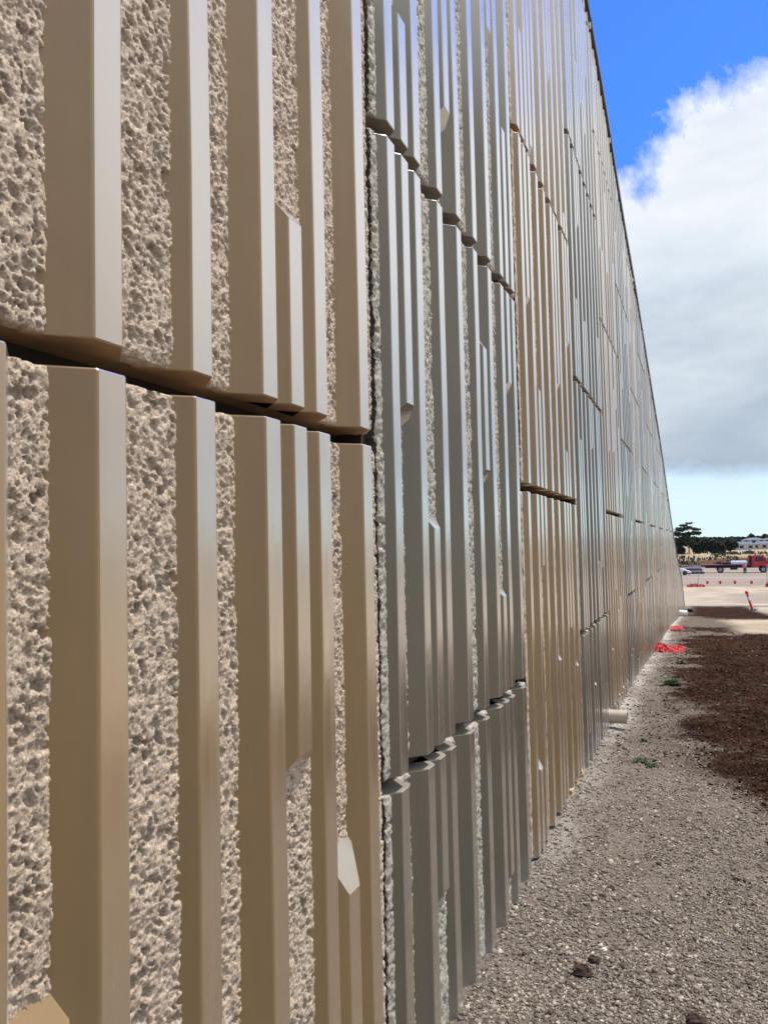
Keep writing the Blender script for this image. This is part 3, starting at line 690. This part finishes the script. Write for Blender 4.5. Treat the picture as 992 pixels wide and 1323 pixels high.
# ------------------------------------------------------------------ drain pipes
def pipe(y, z, r_, x1, mat, label, droop=0.0):
    t_ = empty('drain_pipe', (0.0, y, z), label, 'pipe', 'drain pipes through the wall')
    n = 32; th = r_ * 0.07; mb = MB(); vs = []; fs = []
    prof = [(-0.06, r_), (x1 - 0.002, r_), (x1, r_ - 0.002), (x1, r_ - th), (-0.06, r_ - th)]
    for x, rr in prof:
        for i in range(n):
            a = 2 * math.pi * i / n; vs.append((x, math.cos(a) * rr, math.sin(a) * rr + droop * x))
    for j in range(len(prof) - 1):
        for i in range(n): fs.append((j * n + i, j * n + (i + 1) % n, (j + 1) * n + (i + 1) % n, (j + 1) * n + i))
    mb.add(vs, fs); mb.build('tube', mat, t_, smooth=False)
    mb = MB(); vs = []; fs = []      # mortar collar round the hole
    for j, (x, rr) in enumerate([(-0.01, r_ * 1.5), (0.012, r_ * 1.28), (0.02, r_ * 1.0)]):
        for i in range(n):
            a = 2 * math.pi * i / n; q = 1 + 0.05 * math.sin(5 * a + j); vs.append((x, math.cos(a) * rr * (q if j < 2 else 1), math.sin(a) * rr * (q if j < 2 else 1)))
    for j in range(2):
        for i in range(n): fs.append((j * n + i, j * n + (i + 1) % n, (j + 1) * n + (i + 1) % n, (j + 1) * n + i))
    mb.add(vs, fs); mb.build('mortar_collar', M['raw'], t_)
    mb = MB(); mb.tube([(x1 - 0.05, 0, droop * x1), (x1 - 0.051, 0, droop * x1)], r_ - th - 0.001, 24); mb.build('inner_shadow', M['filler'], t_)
    return t_
M['pvc'] = simple('cream_pvc', (0.43, 0.36, 0.25), 0.4, 0.06, 20)
M['pvcw'] = simple('white_pvc', (0.80, 0.78, 0.70), 0.4, 0.05, 20)
pipe(5.83, 0.232, 0.048, 0.14, M['pvc'], 'cream plastic drain pipe sticking out of the wall low over the gravel')
pipe(28.6, -1.02, 0.10, 0.26, M['pvcw'], 'white pipe stub poking out near the far end of the wall', -0.1)

# ------------------------------------------------------------------ crumpled barrier netting
M['net'] = simple('red_orange_net', (0.50, 0.05, 0.045), 0.8, 0.4, 12)
def netting(loc, sx, sy, h, nx, ny, seed, label, w=0.006, rz=0.0, spike=0.0):
    rs = random.Random(seed); P = []
    for i in range(nx + 1):
        for j in range(ny + 1):
            u, v_ = i / nx, j / ny; x_ = (u - .5) * sx; y_ = (v_ - .5) * sy
            f = max(0, 1 - (2 * u - 1) ** 2) * max(0, 1 - (2 * v_ - 1) ** 2)
            zz = h * (0.25 + 0.75 * f) * (0.45 + 0.55 * math.sin(u * 9 + seed) * math.sin(v_ * 7 + seed * 2)) + h * rs.uniform(-0.18, 0.28)
            if spike and u < 0.35: zz += spike * rs.random() ** 2
            P.append(Vector((x_ + rs.uniform(-.5, .5) * sx / nx, y_ + rs.uniform(-.5, .5) * sy / ny, max(0.004, abs(zz)))))
    mb = MB(); idx = lambda i, j: i * (ny + 1) + j
    def strand(a, b_):
        d = (b_ - a); 
        if d.length < 1e-5: return
        s_ = d.cross(Vector((rs.uniform(-.3, .3), rs.uniform(-.3, .3), 1))).normalized() * w; u_ = d.cross(s_).normalized() * w * 0.4
        mb.add([a - s_, a + u_, a + s_, b_ - s_, b_ + u_, b_ + s_], [(0, 1, 4, 3), (1, 2, 5, 4), (2, 0, 3, 5)])
    for i in range(nx + 1):
        for j in range(ny + 1):
            if i < nx: strand(P[idx(i, j)], P[idx(i + 1, j)])
            if j < ny: strand(P[idx(i, j)], P[idx(i, j + 1)])
    o = mb.build('barrier_netting', M['net']); o.location = loc; o.rotation_euler = (0, 0, rz)
    return tag(o, label, 'netting', 'crumpled orange barrier netting')
netting((0.21, 12.45, gpt(.21, 12.45)), 0.42, 0.8, 0.07, 34, 26, 1, 'bright red netting heap piled against the wall, nearer of the two', 0.009, spike=0.05)
netting((0.22, 17.3, gpt(.22, 17.4) + .03), 0.26, 0.7, 0.06, 20, 16, 2, 'dark red netting heap on soil beyond the nearer heap', 0.008)
M['soilheap'] = simple('dark_soil_heap', (0.035, 0.02, 0.014), 0.95, 0.4, 30, bmp=0.8)
lump('soil_heap', (0.33, 17.3, gpt(.33, 17.3) - .02), (0.27, 0.62, 0.05), M['soilheap'], 21, 'low heap of dark soil under the farther red netting', 'soil heap')

# ------------------------------------------------------------------ bollard
M['orange'] = simple('safety_orange', (0.85, 0.10, 0.055), 0.45, 0.06)
M['white'] = simple('reflective_white', (0.82, 0.82, 0.80), 0.4, 0.04)
M['black'] = simple('black_rubber', (0.02, 0.02, 0.02), 0.7)
bz = gpt(3.05, 41.6)
bo = empty('bollard', (3.05, 41.6, bz), 'leaning orange plastic bollard with a white reflective band', 'bollard'); bo.rotation_euler = (R(4), R(-15), 0)
mb = MB(); mb.tube([(0, 0, 0.03), (0, 0, 0.52)], [0.058, 0.056], 16); mb.tube([(0, 0, 0.72), (0, 0, 0.80), (0, 0, .84)], [0.056, 0.056, .05], 16)
mb.tube([(0, 0, .84), (0, 0, .87), (0, 0, 0.97), (0, 0, 1.0)], [.04, .085, .085, .06], 16); mb.build('post', M['orange'], bo, smooth=False)
mb = MB(); mb.tube([(0, 0, 0.52), (0, 0, 0.72)], 0.057, 16); mb.build('reflective_band', M['white'], bo)
mb = MB(); mb.tube([(0, 0, 0.0), (0, 0, 0.03), (0, 0, .06)], [0.2, 0.19, .07], 16); mb.build('base', M['black'], bo)

# ------------------------------------------------------------------ temporary fence and its blocks
M['galv'] = simple('galvanised_steel', (0.36, 0.37, 0.38), 0.45, 0.1, 8, metal=0.4)
def fence_panel(x0, x1, y, h, lean_l, lean_r, label):
    zg = gpt((x0 + x1) / 2, y); t_ = empty('fence_panel', (x0, y, zg), label, 'fence', 'temporary fence panels'); w = x1 - x0
    for xx, ln, nm in ((0, lean_l, 'post'), (w, lean_r, 'post')):
        mb = MB(); mb.tube([(xx, 0, 0.08), (xx + ln * .35, 0, h * .5), (xx + ln, 0, h)], 0.024, 8); mb.build('post', M['galv'], t_)
    for k, z in enumerate((0.2, h)):
        mb = MB(); a = lean_l * z / h; c_ = lean_r * z / h; mb.tube([(a, 0, z - .02), (w + c_, 0, z - .02)], 0.02, 6); mb.build('rail', M['galv'], t_)
    mb = MB(); xs = np.arange(0.12, w, 0.12)
    for xx in xs: u = xx / w; mb.tube([(xx, 0, 0.2), (xx + (lean_l * (1 - u) + lean_r * u), 0, h - .02)], 0.0028, 3, False)
    for z in np.arange(0.4, h, 0.2):
        mb.tube([(lean_l * z / h, 0, z), (w + lean_r * z / h, 0, z)], 0.0028, 3, False)
    o = mb.build('wire_mesh', M['galv'], t_); o['kind'] = 'stuff'
    for xx in (0, w):
        mb = MB(); mb.box(xx - 0.11, xx + 0.11, -0.32, 0.32, 0, 0.13, bev=0.02); mb.build('foot_block', M['orange'], t_)
    return t_
fence_panel(-2.6, 0.55, 88.0, 2.25, 0.0, 0.40, 'leaning temporary mesh fence panel just beyond the end of the wall')
fence_panel(7.15, 10.4, 88.0, 2.25, 0.05, 0.05, 'temporary mesh fence panel at the right edge by the orange netting')
netting((0.35, 87.2, gpt(.35, 87.2)), 1.7, 1.5, 0.40, 20, 14, 3, 'orange netting slumped at the foot of the leaning fence post', 0.028)
netting((8.0, 87.0, gpt(8, 87)), 2.0, 1.6, 0.75, 22, 16, 4, 'orange netting heap under the fence at the right edge', 0.035)
bt = empty('flag_line', (1.4, 87.5, gpt(1.4, 87.5)), 'sagging orange flag line strung low between the fence panels', 'bunting')
mb = MB(); L_ = []
for i in range(21): u = i / 20; L_.append((u * 5.4, 0, 0.62 - 0.25 * math.sin((u * 4 % 1) * math.pi)))
mb.tube(L_, 0.012, 4); mb.build('rope', M['orange'], bt)
for k, xx in enumerate((0.12, 1.35, 2.75, 4.3)):   # limp flags
    mb = MB(); mb.add([(xx - .14, 0, .60), (xx + .13, .01, .56), (xx + .10, .03, .30), (xx - .09, .03, .22), (xx - .13, -.03, .58), (xx + .12, -.04, .55), (xx + .08, -.05, .28), (xx - .1, -.05, .24)], [(0, 1, 2, 3), (7, 6, 5, 4), (0, 3, 7, 4), (1, 5, 6, 2)]); mb.build('flag', M['net'], bt)

# ------------------------------------------------------------------ red flatbed truck
M['red'] = simple('red_truck_paint', (0.55, 0.025, 0.03), 0.3, 0.06)
M['dred'] = simple('dark_red_steel', (0.13, 0.02, 0.025), 0.5, 0.15)
M['glass'] = simple('dark_glass', (0.03, 0.035, 0.04), 0.08, 0.05)
M['chrome'] = simple('pale_metal', (0.55, 0.55, 0.53), 0.4, 0.1)
M['chassis'] = simple('black_chassis', (0.02, 0.02, 0.022), 0.6)
TY = 136.8; TX = 1.25; tz = gpt(5, TY)
tr = empty('flatbed_truck', (TX, TY, tz), 'red flatbed truck parked side on across the yard', 'truck')
def tb(name, mat, *boxes, bev=0.03, parent=None):
    mb = MB()
    for bx in boxes: mb.box(*bx, bev=bev)
    return mb.build(name, mat, parent or tr)
tb('deck', M['dred'], (0.0, 7.05, -1.2, 1.2, 1.18, 1.36), (0.0, 0.12, -1.2, 1.2, .95, 1.18))
for k in range(12): tb('deck_slat', M['dred'], (0.2 + k * 0.56, 0.32 + k * 0.56, -1.22, -1.13, 1.04, 1.18), bev=0.01)
tb('headboard', M['dred'], (6.95, 7.10, -1.2, 1.2, 1.3, 2.75), (7.22, 7.36, -1.15, 1.15, .8, 2.8))
tb('chassis', M['chassis'], (0.5, 9.1, -0.45, -0.3, 0.78, 1.14), (0.5, 9.1, 0.3, 0.45, 0.78, 1.14), (4.2, 5.3, -1.0, -0.45, .5, 1.05))
# cab with raked screen, built as an extruded side profile
prof = [(7.42, 0.85), (7.42, 2.62), (7.62, 2.78), (9.0, 2.78), (9.22, 2.60), (9.58, 1.72), (9.66, 1.45), (9.66, 0.62), (9.5, 0.55), (9.42, 0.62), (9.38, .95), (9.2, 1.12), (8.5, 1.12), (8.3, .85)]
mb = MB(); n = len(prof); w_ = 1.12
vs = [(x, -w_, z) for x, z in prof] + [(x, w_, z) for x, z in prof]
mb.add(vs, [tuple(range(n)), tuple(range(2 * n - 1, n - 1, -1))] + [(i, i + n, (i + 1) % n + n, (i + 1) % n) for i in range(n)])
cab = mb.build('cab', M['red'], tr)
mb = MB(); mb.add([(7.85, -1.135, 1.80), (8.95, -1.135, 1.80), (9.12, -1.135, 2.2), (8.98, -1.135, 2.50), (7.85, -1.135, 2.50), (7.85, -1.10, 1.80), (8.95, -1.10, 1.80), (9.12, -1.10, 2.2), (8.98, -1.10, 2.5), (7.85, -1.10, 2.5)],
                  [(0, 1, 2, 3, 4)] + [(i, i + 5, (i + 1) % 5 + 5, (i + 1) % 5) for i in range(5)]); mb.build('side_window', M['glass'], cab)
mb = MB(); mb.add([(9.25, -1.0, 2.56), (9.25, 1.0, 2.56), (9.60, 1.0, 1.76), (9.60, -1.0, 1.76)], [(0, 1, 2, 3)]); mb.build('windscreen', M['glass'], cab)
tb('door_handle', M['chrome'], (7.95, 8.1, -1.16, -1.12, 1.55, 1.62), bev=0.005, parent=cab)
tb('mirror', M['chassis'], (9.25, 9.33, -1.42, -1.15, 1.75, 2.2), bev=0.01, parent=cab)
tb('bumper', M['chrome'], (9.5, 9.75, -1.15, 1.15, 0.42, 0.72))
tb('headlight', M['white'], (9.66, 9.72, -1.0, -.75, .85, 1.1), bev=.01); tb('headlight', M['white'], (9.66, 9.72, .75, 1.0, .85, 1.1), bev=.01)
M['hub'] = simple('dusty_hub', (0.42, 0.40, 0.33), 0.6)
def wheel(x, y, r_=0.52, w=0.3):
    mb = MB(); vs = []; fs = []; n = 28; pr = [(-w / 2, r_ * .6), (-w / 2, r_ * .93), (-w * .4, r_), (w * .4, r_), (w / 2, r_ * .93), (w / 2, r_ * .6)]
    for yy_, rr in pr:
        for i in range(n): a = 2 * math.pi * i / n; vs.append((x + math.cos(a) * rr, y + yy_, r_ + math.sin(a) * rr))
    for j in range(5):
        for i in range(n): fs.append((j * n + i, j * n + (i + 1) % n, (j + 1) * n + (i + 1) % n, (j + 1) * n + i))
    mb.add(vs, fs); wo = mb.build('wheel', M['black'], tr)
    mb = MB(); mb.tube([(x, y - w * .38, r_), (x, y - w * .30, r_)], [r_ * .58, r_ * .60], 24); mb.tube([(x, y - w * .55, r_), (x, y - w * .3, r_)], [r_ * .16, r_ * .26], 16); mb.build('hub', M['hub'], wo)
for x in (2.75,):
    for y in (-1.0, 1.0): wheel(x, y, w=.5)
for y in (-.98, .98): wheel(9.0, y)
for q in (2.05, 3.4): tb('mudguard', M['dred'], (q, q + .07, -1.22, -.7, .6, 1.1), bev=.01)
# cargo
o = MB(); o.box(TX + 4.35, TX + 7.2 - .35, TY - .9, TY + .9, tz + 1.362, tz + 1.90, bev=.08)
tag(o.build('wrapped_load', M['white']), 'white wrapped load on the front half of the truck deck', 'load')
mb = MB(); mb.tube([(TX + 2.75, TY - .3, tz + 1.56), (TX + 2.75, TY + .5, tz + 1.56)], .20, 14); mb.box(TX + 3.1, TX + 4.3, TY - .6, TY + .6, tz + 1.362, tz + 1.72, bev=.08)
tag(mb.build('black_load', M['black']), 'black bundle lying on the middle of the truck deck', 'load')

# white covered boat-shaped trailer load at the left, mostly behind the wall's end
wv = empty('white_van', (-2.6, 128.0, gpt(-2, 128)), 'low white utility vehicle showing past the end of the wall', 'vehicle')
mb = MB(); prof = [(-2.2, .35), (-2.2, 1.0), (-.8, 1.05), (-.1, 1.0), (1.1, .95), (2.0, .62), (2.3, .35)]; n = len(prof)
mb.add([(x, -.85, z) for x, z in prof] + [(x, .85, z) for x, z in prof], [tuple(range(n)), tuple(range(2 * n - 1, n - 1, -1))] + [(i, i + n, (i + 1) % n + n, (i + 1) % n) for i in range(n)])
mb.build('body', M['white'], wv)
mb = MB(); prof = [(-1.9, 1.0), (-1.5, 1.55), (-.3, 1.6), (.5, .98)]; n = 4
mb.add([(x, -.75, z) for x, z in prof] + [(x, .75, z) for x, z in prof], [tuple(range(n)), tuple(range(2 * n - 1, n - 1, -1))] + [(i, i + n, (i + 1) % n + n, (i + 1) % n) for i in range(n)])
mb.build('cabin', M['glass'], wv)
for x in (-1.4, 1.35):
    for y in (-.8, .8):
        mb = MB(); mb.tube([(x, y - .1, .33), (x, y + .1, .33)], .33, 18); mb.build('wheel', M['black'], wv)
pl = empty('pallet_stack', (0.1, 133.0, gpt(0, 133)), 'low stack of grey timber and steel between the white vehicle and the truck', 'stack')
for k in range(4):
    mb = MB(); mb.box(-1.5 + k * .1, 1.5 - k * .15, -.5, .5, .02 + k * .28, .25 + k * .28, bev=.02); mb.build('bundle', M['galv'] if k % 2 else M['chassis'], pl)

# ------------------------------------------------------------------ person in a safety vest
def skin_body(name, joints, edges, mat, parent):
    me = bpy.data.meshes.new(name); me.from_pydata([j[0] for j in joints], edges, []); me.update()
    o = bpy.data.objects.new(name, me); COL.objects.link(o); o.parent = parent; me.materials.append(mat)
    md = o.modifiers.new('skin', 'SKIN'); md.use_smooth_shade = True
    for i, j in enumerate(joints): me.skin_vertices[0].data[i].radius = (j[1], j[1] * (j[2] if len(j) > 2 else 1))
    me.skin_vertices[0].data[0].use_root = True
    s = o.modifiers.new('sub', 'SUBSURF'); s.levels = 1; s.render_levels = 2
    return o
M['skin'] = simple('skin', (0.42, 0.25, 0.17), 0.6); M['vest'] = simple('vest_orange', (0.95, 0.27, 0.10), 0.6, .05); M['trous'] = simple('dark_trousers', (0.02, 0.022, 0.03), 0.8)
PX, PY = 7.35, 131.0; pz = gpt(PX, PY)
pe = empty('person', (PX, PY, pz), 'person in an orange safety vest and dark trousers standing by the truck', 'person')
J = [((0, 0, .95), .15, .7), ((0, 0, 1.2), .155, .65), ((0, 0, 1.42), .15, .6), ((0, 0, 1.53), .06), ((0, 0, 1.60), .085), ((0.01, 0, 1.70), .10), ((.01, 0, 1.78), .07),
     ((-.1, 0, .88), .095), ((-.12, .02, .5), .065), ((-.13, 0, .1), .045), ((-.13, -.14, .04), .035),
     ((.1, 0, .88), .095), ((.13, -.04, .5), .065), ((.14, 0.02, .1), .045), ((.14, -.12, .04), .035),
     ((-.2, 0, 1.42), .06), ((-.27, .0, 1.14), .045), ((-.25, -.12, .92), .035), ((-.24, -.17, .85), .03),
     ((.2, 0, 1.42), .06), ((.28, 0, 1.14), .045), ((.26, -.1, .92), .035), ((.25, -.15, .85), .03)]
E_ = [(0, 1), (1, 2), (2, 3), (3, 4), (4, 5), (5, 6), (0, 7), (7, 8), (8, 9), (9, 10), (0, 11), (11, 12), (12, 13), (13, 14), (2, 15), (15, 16), (16, 17), (17, 18), (2, 19), (19, 20), (20, 21), (21, 22)]
skin_body('body', J, E_, M['skin'], pe)
skin_body('vest', [((0, 0, 1.0), .19, .75), ((0, 0, 1.2), .19, .72), ((0, 0, 1.42), .185, .7), ((-.2, 0, 1.43), .085), ((-.26, 0, 1.2), .07), ((.2, 0, 1.43), .085), ((.27, 0, 1.2), .07)], [(0, 1), (1, 2), (2, 3), (3, 4), (2, 5), (5, 6)], M['vest'], pe)
skin_body('trousers', [((0, 0, .95), .19, .8), ((-.1, 0, .84), .13), ((-.12, .02, .5), .11), ((-.13, 0, .06), .09), ((.1, 0, .84), .13), ((.13, -.04, .5), .11), ((.14, .02, .06), .09)], [(0, 1), (1, 2), (2, 3), (0, 4), (4, 5), (5, 6)], M['trous'], pe)
mb = MB(); mb.tube([(0.01, 0, 1.74), (.01, 0, 1.82), (.01, 0, 1.86)], [.135, .12, .05], 14); mb.build('helmet', M['white'], pe)

# ------------------------------------------------------------------ trees, shrubs, houses
M['leaf'] = simple('gum_leaf', (0.045, 0.055, 0.032), 0.7, 0.45, 1.5)
M['leaf2'] = simple('dark_leaf', (0.030, 0.042, 0.026), 0.7, 0.45, 1.5)
M['bark'] = simple('pale_bark', (0.14, 0.12, 0.10), 0.9, 0.2, 3)
def tree(x, y, clumps, h, label, nleaf=2200, leaf=0.35, mat='leaf', group='trees beyond the earth bank', sink=0.0, trunk=0.22, name='tree', flat=0.5):
    zb_ = gpt(x, y) - sink; t_ = empty(name, (x, y, zb_), label, 'tree' if name == 'tree' else 'shrub', group)
    rs = random.Random(int(x * 13 + y)); mb = MB(); hx = 0
    mb.tube([(0, 0, -.2), (rs.uniform(-.2, .2), 0, h * .3), (rs.uniform(-.3, .3), 0, h * .6)], [trunk, trunk * .75, trunk * .45], 8)
    for (cx, cy_, cz, rx, rz_) in clumps:
        mb.tube([(0, 0, h * rs.uniform(.2, .45)), (cx * .55, cy_ * .5, cz * .75), (cx, cy_, cz)], [trunk * .45, trunk * .28, trunk * .1], 6)
    mb.build('trunk', M['bark'], t_)
    tot = sum(c_[3] ** 2 * c_[4] for c_ in clumps); V = []; n = 0
    for (cx, cy_, cz, rx, rz_) in clumps:
        k = int(nleaf * rx ** 2 * rz_ / tot) + 40
        d = rng.normal(size=(k, 3)); d /= np.linalg.norm(d, axis=1)[:, None]; rr = rng.rand(k) ** 0.42
        lob = 1 + 0.28 * np.sin(d[:, 0] * 5 + cx) * np.cos(d[:, 2] * 6 + cz)
        P = d * (rr * lob)[:, None] * [rx, rx, rz_] + [cx, cy_, cz]
        u = rng.normal(size=(k, 3)); u /= np.linalg.norm(u, axis=1)[:, None]; w = np.cross(u, rng.normal(size=(k, 3))); w /= np.linalg.norm(w, axis=1)[:, None]
        s_ = leaf * (0.5 + rng.rand(k))[:, None]
        V.append(np.stack([P - u * s_, P + w * s_ * .5, P + u * s_, P - w * s_ * .5], 1)); n += k
    V = np.concatenate(V).reshape(-1, 3); me = np_mesh('crown', V, np.arange(n * 4).reshape(-1, 4))
    link_mesh('crown', me, M[mat], t_)
    return t_
def px(x, Y): # world X of an image column at distance Y
    r_ = [(x - 496) * right[i] + 36 * down[i] + 993 * fwd[i] for i in range(3)]
    return EYE[0] + (Y - EYE[1]) * r_[0] / r_[1]
def pz_(x, y, Y):
    r_ = [(x - 496) * right[i] + (y - 661.5) * down[i] + 993 * fwd[i] for i in range(3)]
    return EYE[2] + (Y - EYE[1]) * r_[2] / r_[1]
Yt = 255.
x0 = px(889, Yt); g0 = gpt(x0, Yt); H = pz_(889, 675, Yt) - g0
s = Yt / 993.
def cl(xp, yp, rx, rz_, dy=0):   # crown clump from where it shows
    return (px(xp, Yt) - x0, dy, pz_(xp, yp, Yt) - g0, rx * s, rz_ * s)
tree(x0, Yt, [cl(884, 679, 5, 1.4), cl(891, 676, 5, 0.8), cl(880, 684, 7, 2.6), cl(890, 682, 6, 1.8), cl(899, 684, 6, 1.6), cl(875, 690, 5, 3.2), cl(886, 691, 6, 3), cl(897, 689, 8, 2.0), cl(903, 688, 4, 1.2), cl(880, 700, 8, 6, 2), cl(892, 700, 7, 7, -2)],
     H, 'tallest gum tree with flat layered crowns, just past the wall end', 5200, 0.30)
for (xp, yt, rx, lab, m_) in [(903, 697, 7, 'dark bushy tree hard against the right side of the tall gum', 'leaf2'), (913, 695, 7, 'rounded dark tree in the middle of the cluster by the gum', 'leaf2'),
                              (924, 698, 6, 'lower dark tree at the right end of the dense cluster', 'leaf2'), (876, 704, 6, 'dark undergrowth tree under the tall gum beside the wall end', 'leaf2'), (932, 701, 3.5, 'thin dark sapling in the gap before the lone round tree', 'leaf')]:
    x0 = px(xp, Yt); g0 = gpt(x0, Yt)
    tree(x0, Yt, [cl(xp, yt + 5, rx, 5), cl(xp - rx * .5, yt + 9, rx * .8, 4.5), cl(xp + rx * .5, yt + 8, rx * .8, 5), cl(xp, yt + 13, rx, 5)], (714 - yt) * s, lab, 3000, 0.34, m_)
Yt = 262.; s = Yt / 993.; x0 = px(943, Yt); g0 = gpt(x0, Yt)
tree(x0, Yt, [cl(942, 701, 6, 4.2), cl(938, 706, 4, 4), cl(947, 702, 5, 4), cl(944, 707, 7, 3.6), cl(950, 704, 3, 2)], 17 * s, 'lone round dark tree standing clear between the cluster and the houses', 3600, 0.3, 'leaf2')
for (xp, yt, Y_, rx, lab) in [(922, 712, 235, 5, 'low dark shrub on the dry grass below the tree cluster'), (979, 713, 235, 6, 'low dark shrub on the dry grass behind the truck cab'), (966, 710, 300, 4, 'round shrub in the field in front of the houses')]:
    Yt = Y_; s = Yt / 993.; x0 = px(xp, Yt); g0 = gpt(x0, Yt)
    tree(x0, Yt, [(0, 0, .5, rx * s, .75), (rx * s * .4, 0, .45, rx * s * .7, .6)], 1.0, lab, 900, 0.2, 'leaf2', 'shrubs on the dry grass', 0, .06, 'shrub')
# brush on the bank, more than can be counted
bx_, by_ = rng.uniform(-25, 60, 5200), rng.uniform(169, 196, 5200)
kp = vnoise(bx_, by_, 2.6, 3) > 0.18; bx_, by_ = bx_[kp], by_[kp]; n = len(bx_); bz_ = ground_z(bx_, by_)
a = rng.rand(n) * 6.28; hh = 0.2 + rng.rand(n) * 0.55; ww = 0.1 + rng.rand(n) * .18
V = np.stack([np.stack([bx_ - np.cos(a) * ww, by_ - np.sin(a) * ww, bz_ - .05], -1), np.stack([bx_ + np.cos(a) * ww, by_ + np.sin(a) * ww, bz_ - .05], -1),
              np.stack([bx_ + np.cos(a) * ww * .8, by_ + np.sin(a) * ww, bz_ + hh * .8], -1), np.stack([bx_ - np.cos(a) * ww * .3, by_, bz_ + hh], -1)], 1).reshape(-1, 3)
M['scrub'] = simple('scrub', (0.085, 0.085, 0.04), 0.9, 0.5, 0.6)
tag(link_mesh('scrub', np_mesh('scrub', V, np.arange(n * 4).reshape(-1, 4)), M['scrub']), kind='stuff')

M['cream'] = simple('cream_render', (0.62, 0.58, 0.50), 0.8, .05); M['roofg'] = simple('grey_roof', (0.12, 0.14, 0.17), 0.6, .1); M['roofr'] = simple('brown_roof', (0.13, 0.10, 0.09), 0.7, .1)
def house(xp, Y_, w, d, h, roof, label, roofm='roofg', storeys=1):
    x = px(xp, Y_); g = gpt(x, Y_) ; t_ = empty('house', (x, Y_, g), label, 'house', 'houses across the field')
    mb = MB(); mb.box(-w / 2, w / 2, -d / 2, d / 2, 0, h); mb.build('wall', M['cream'], t_)
    mb = MB(); e_ = .6; mb.add([(-w / 2 - e_, -d / 2 - e_, h + .003), (w / 2 + e_, -d / 2 - e_, h + .003), (w / 2 + e_, d / 2 + e_, h + .003), (-w / 2 - e_, d / 2 + e_, h + .003), (-w / 2 + d * .4, 0, h + roof), (w / 2 - d * .4, 0, h + roof)],
                             [(0, 1, 5, 4), (1, 2, 5), (2, 3, 4, 5), (3, 0, 4), (3, 2, 1, 0)]); mb.build('roof', M[roofm], t_)
    for k in range(storeys):
        for i in range(3):
            wx = -w / 2 + w * (i + .5) / 3; zz = .8 + k * 2.35
            mb = MB(); mb.box(wx - .9, wx + .9, -d / 2 - .06, -d / 2 + .05, zz, zz + 1.3); wo = mb.build('window', M['glass'], t_)
            mb = MB(); mb.box(wx - 1.0, wx + 1.0, -d / 2 - .1, -d / 2 - .063, zz - .12, zz - .02); mb.build('sill', M['white'], wo)
house(957, 420, 12, 9, 2.8, 1.2, 'pale single storey house just right of the lone round tree')
house(973, 455, 11, 9, 4.7, 1.2, 'taller two storey cream house with a grey roof in mid row', storeys=2)
house(986, 430, 11, 9, 2.8, 1.2, 'pale house with a dark roof at the right end of the row')
house(999, 470, 12, 9, 4.7, 1.2, 'brown roofed two storey house beyond the right end of the row', 'roofr', 2)
for (xp, Y_, hh, lab) in [(970, 500, 8.5, 'hazy tree rising behind the two storey cream house'), (988, 520, 8.5, 'hazy tree behind the right hand pale house'), (980, 540, 7, 'small far tree showing between two roofs'), (960, 560, 6.5, 'far tree peeping over the first pale house')]:
    x = px(xp, Y_); s = Y_ / 993.
    tree(x, Y_, [(0, 0, hh * .7, 3 * s, hh * .28), (2.2 * s, 0, hh * .6, 2.4 * s, hh * .25), (-2.4 * s, 1, hh * .6, 2.2 * s, hh * .22)], hh, lab, 900, .55, 'leaf2', 'far trees behind the houses', 0, .2)
# far woodland on the skyline
n = 9000; wx = rng.uniform(-1500, 1800, n); wy = 900 + rng.rand(n) * 60; wz = -2.4 + rng.rand(n) ** 1.3 * (4.5 + 3.0 * np.abs(vnoise(wx, wy * 0, 45, 2)))
a = rng.rand(n) * 3.14; ss = 2.0 + rng.rand(n) * 3
V = np.stack([np.stack([wx - ss, wy, wz - ss * .3], -1), np.stack([wx + ss * .2, wy + 1, wz - ss * .5], -1), np.stack([wx + ss, wy, wz + ss * .2], -1), np.stack([wx - ss * .2, wy - 1, wz + ss * .5], -1)], 1).reshape(-1, 3)
M['wood'] = simple('far_wood', (0.05, 0.065, 0.05), 0.9, 0.3, .05)
tag(link_mesh('woodland', np_mesh('woodland', V, np.arange(n * 4).reshape(-1, 4)), M['wood']), kind='stuff')
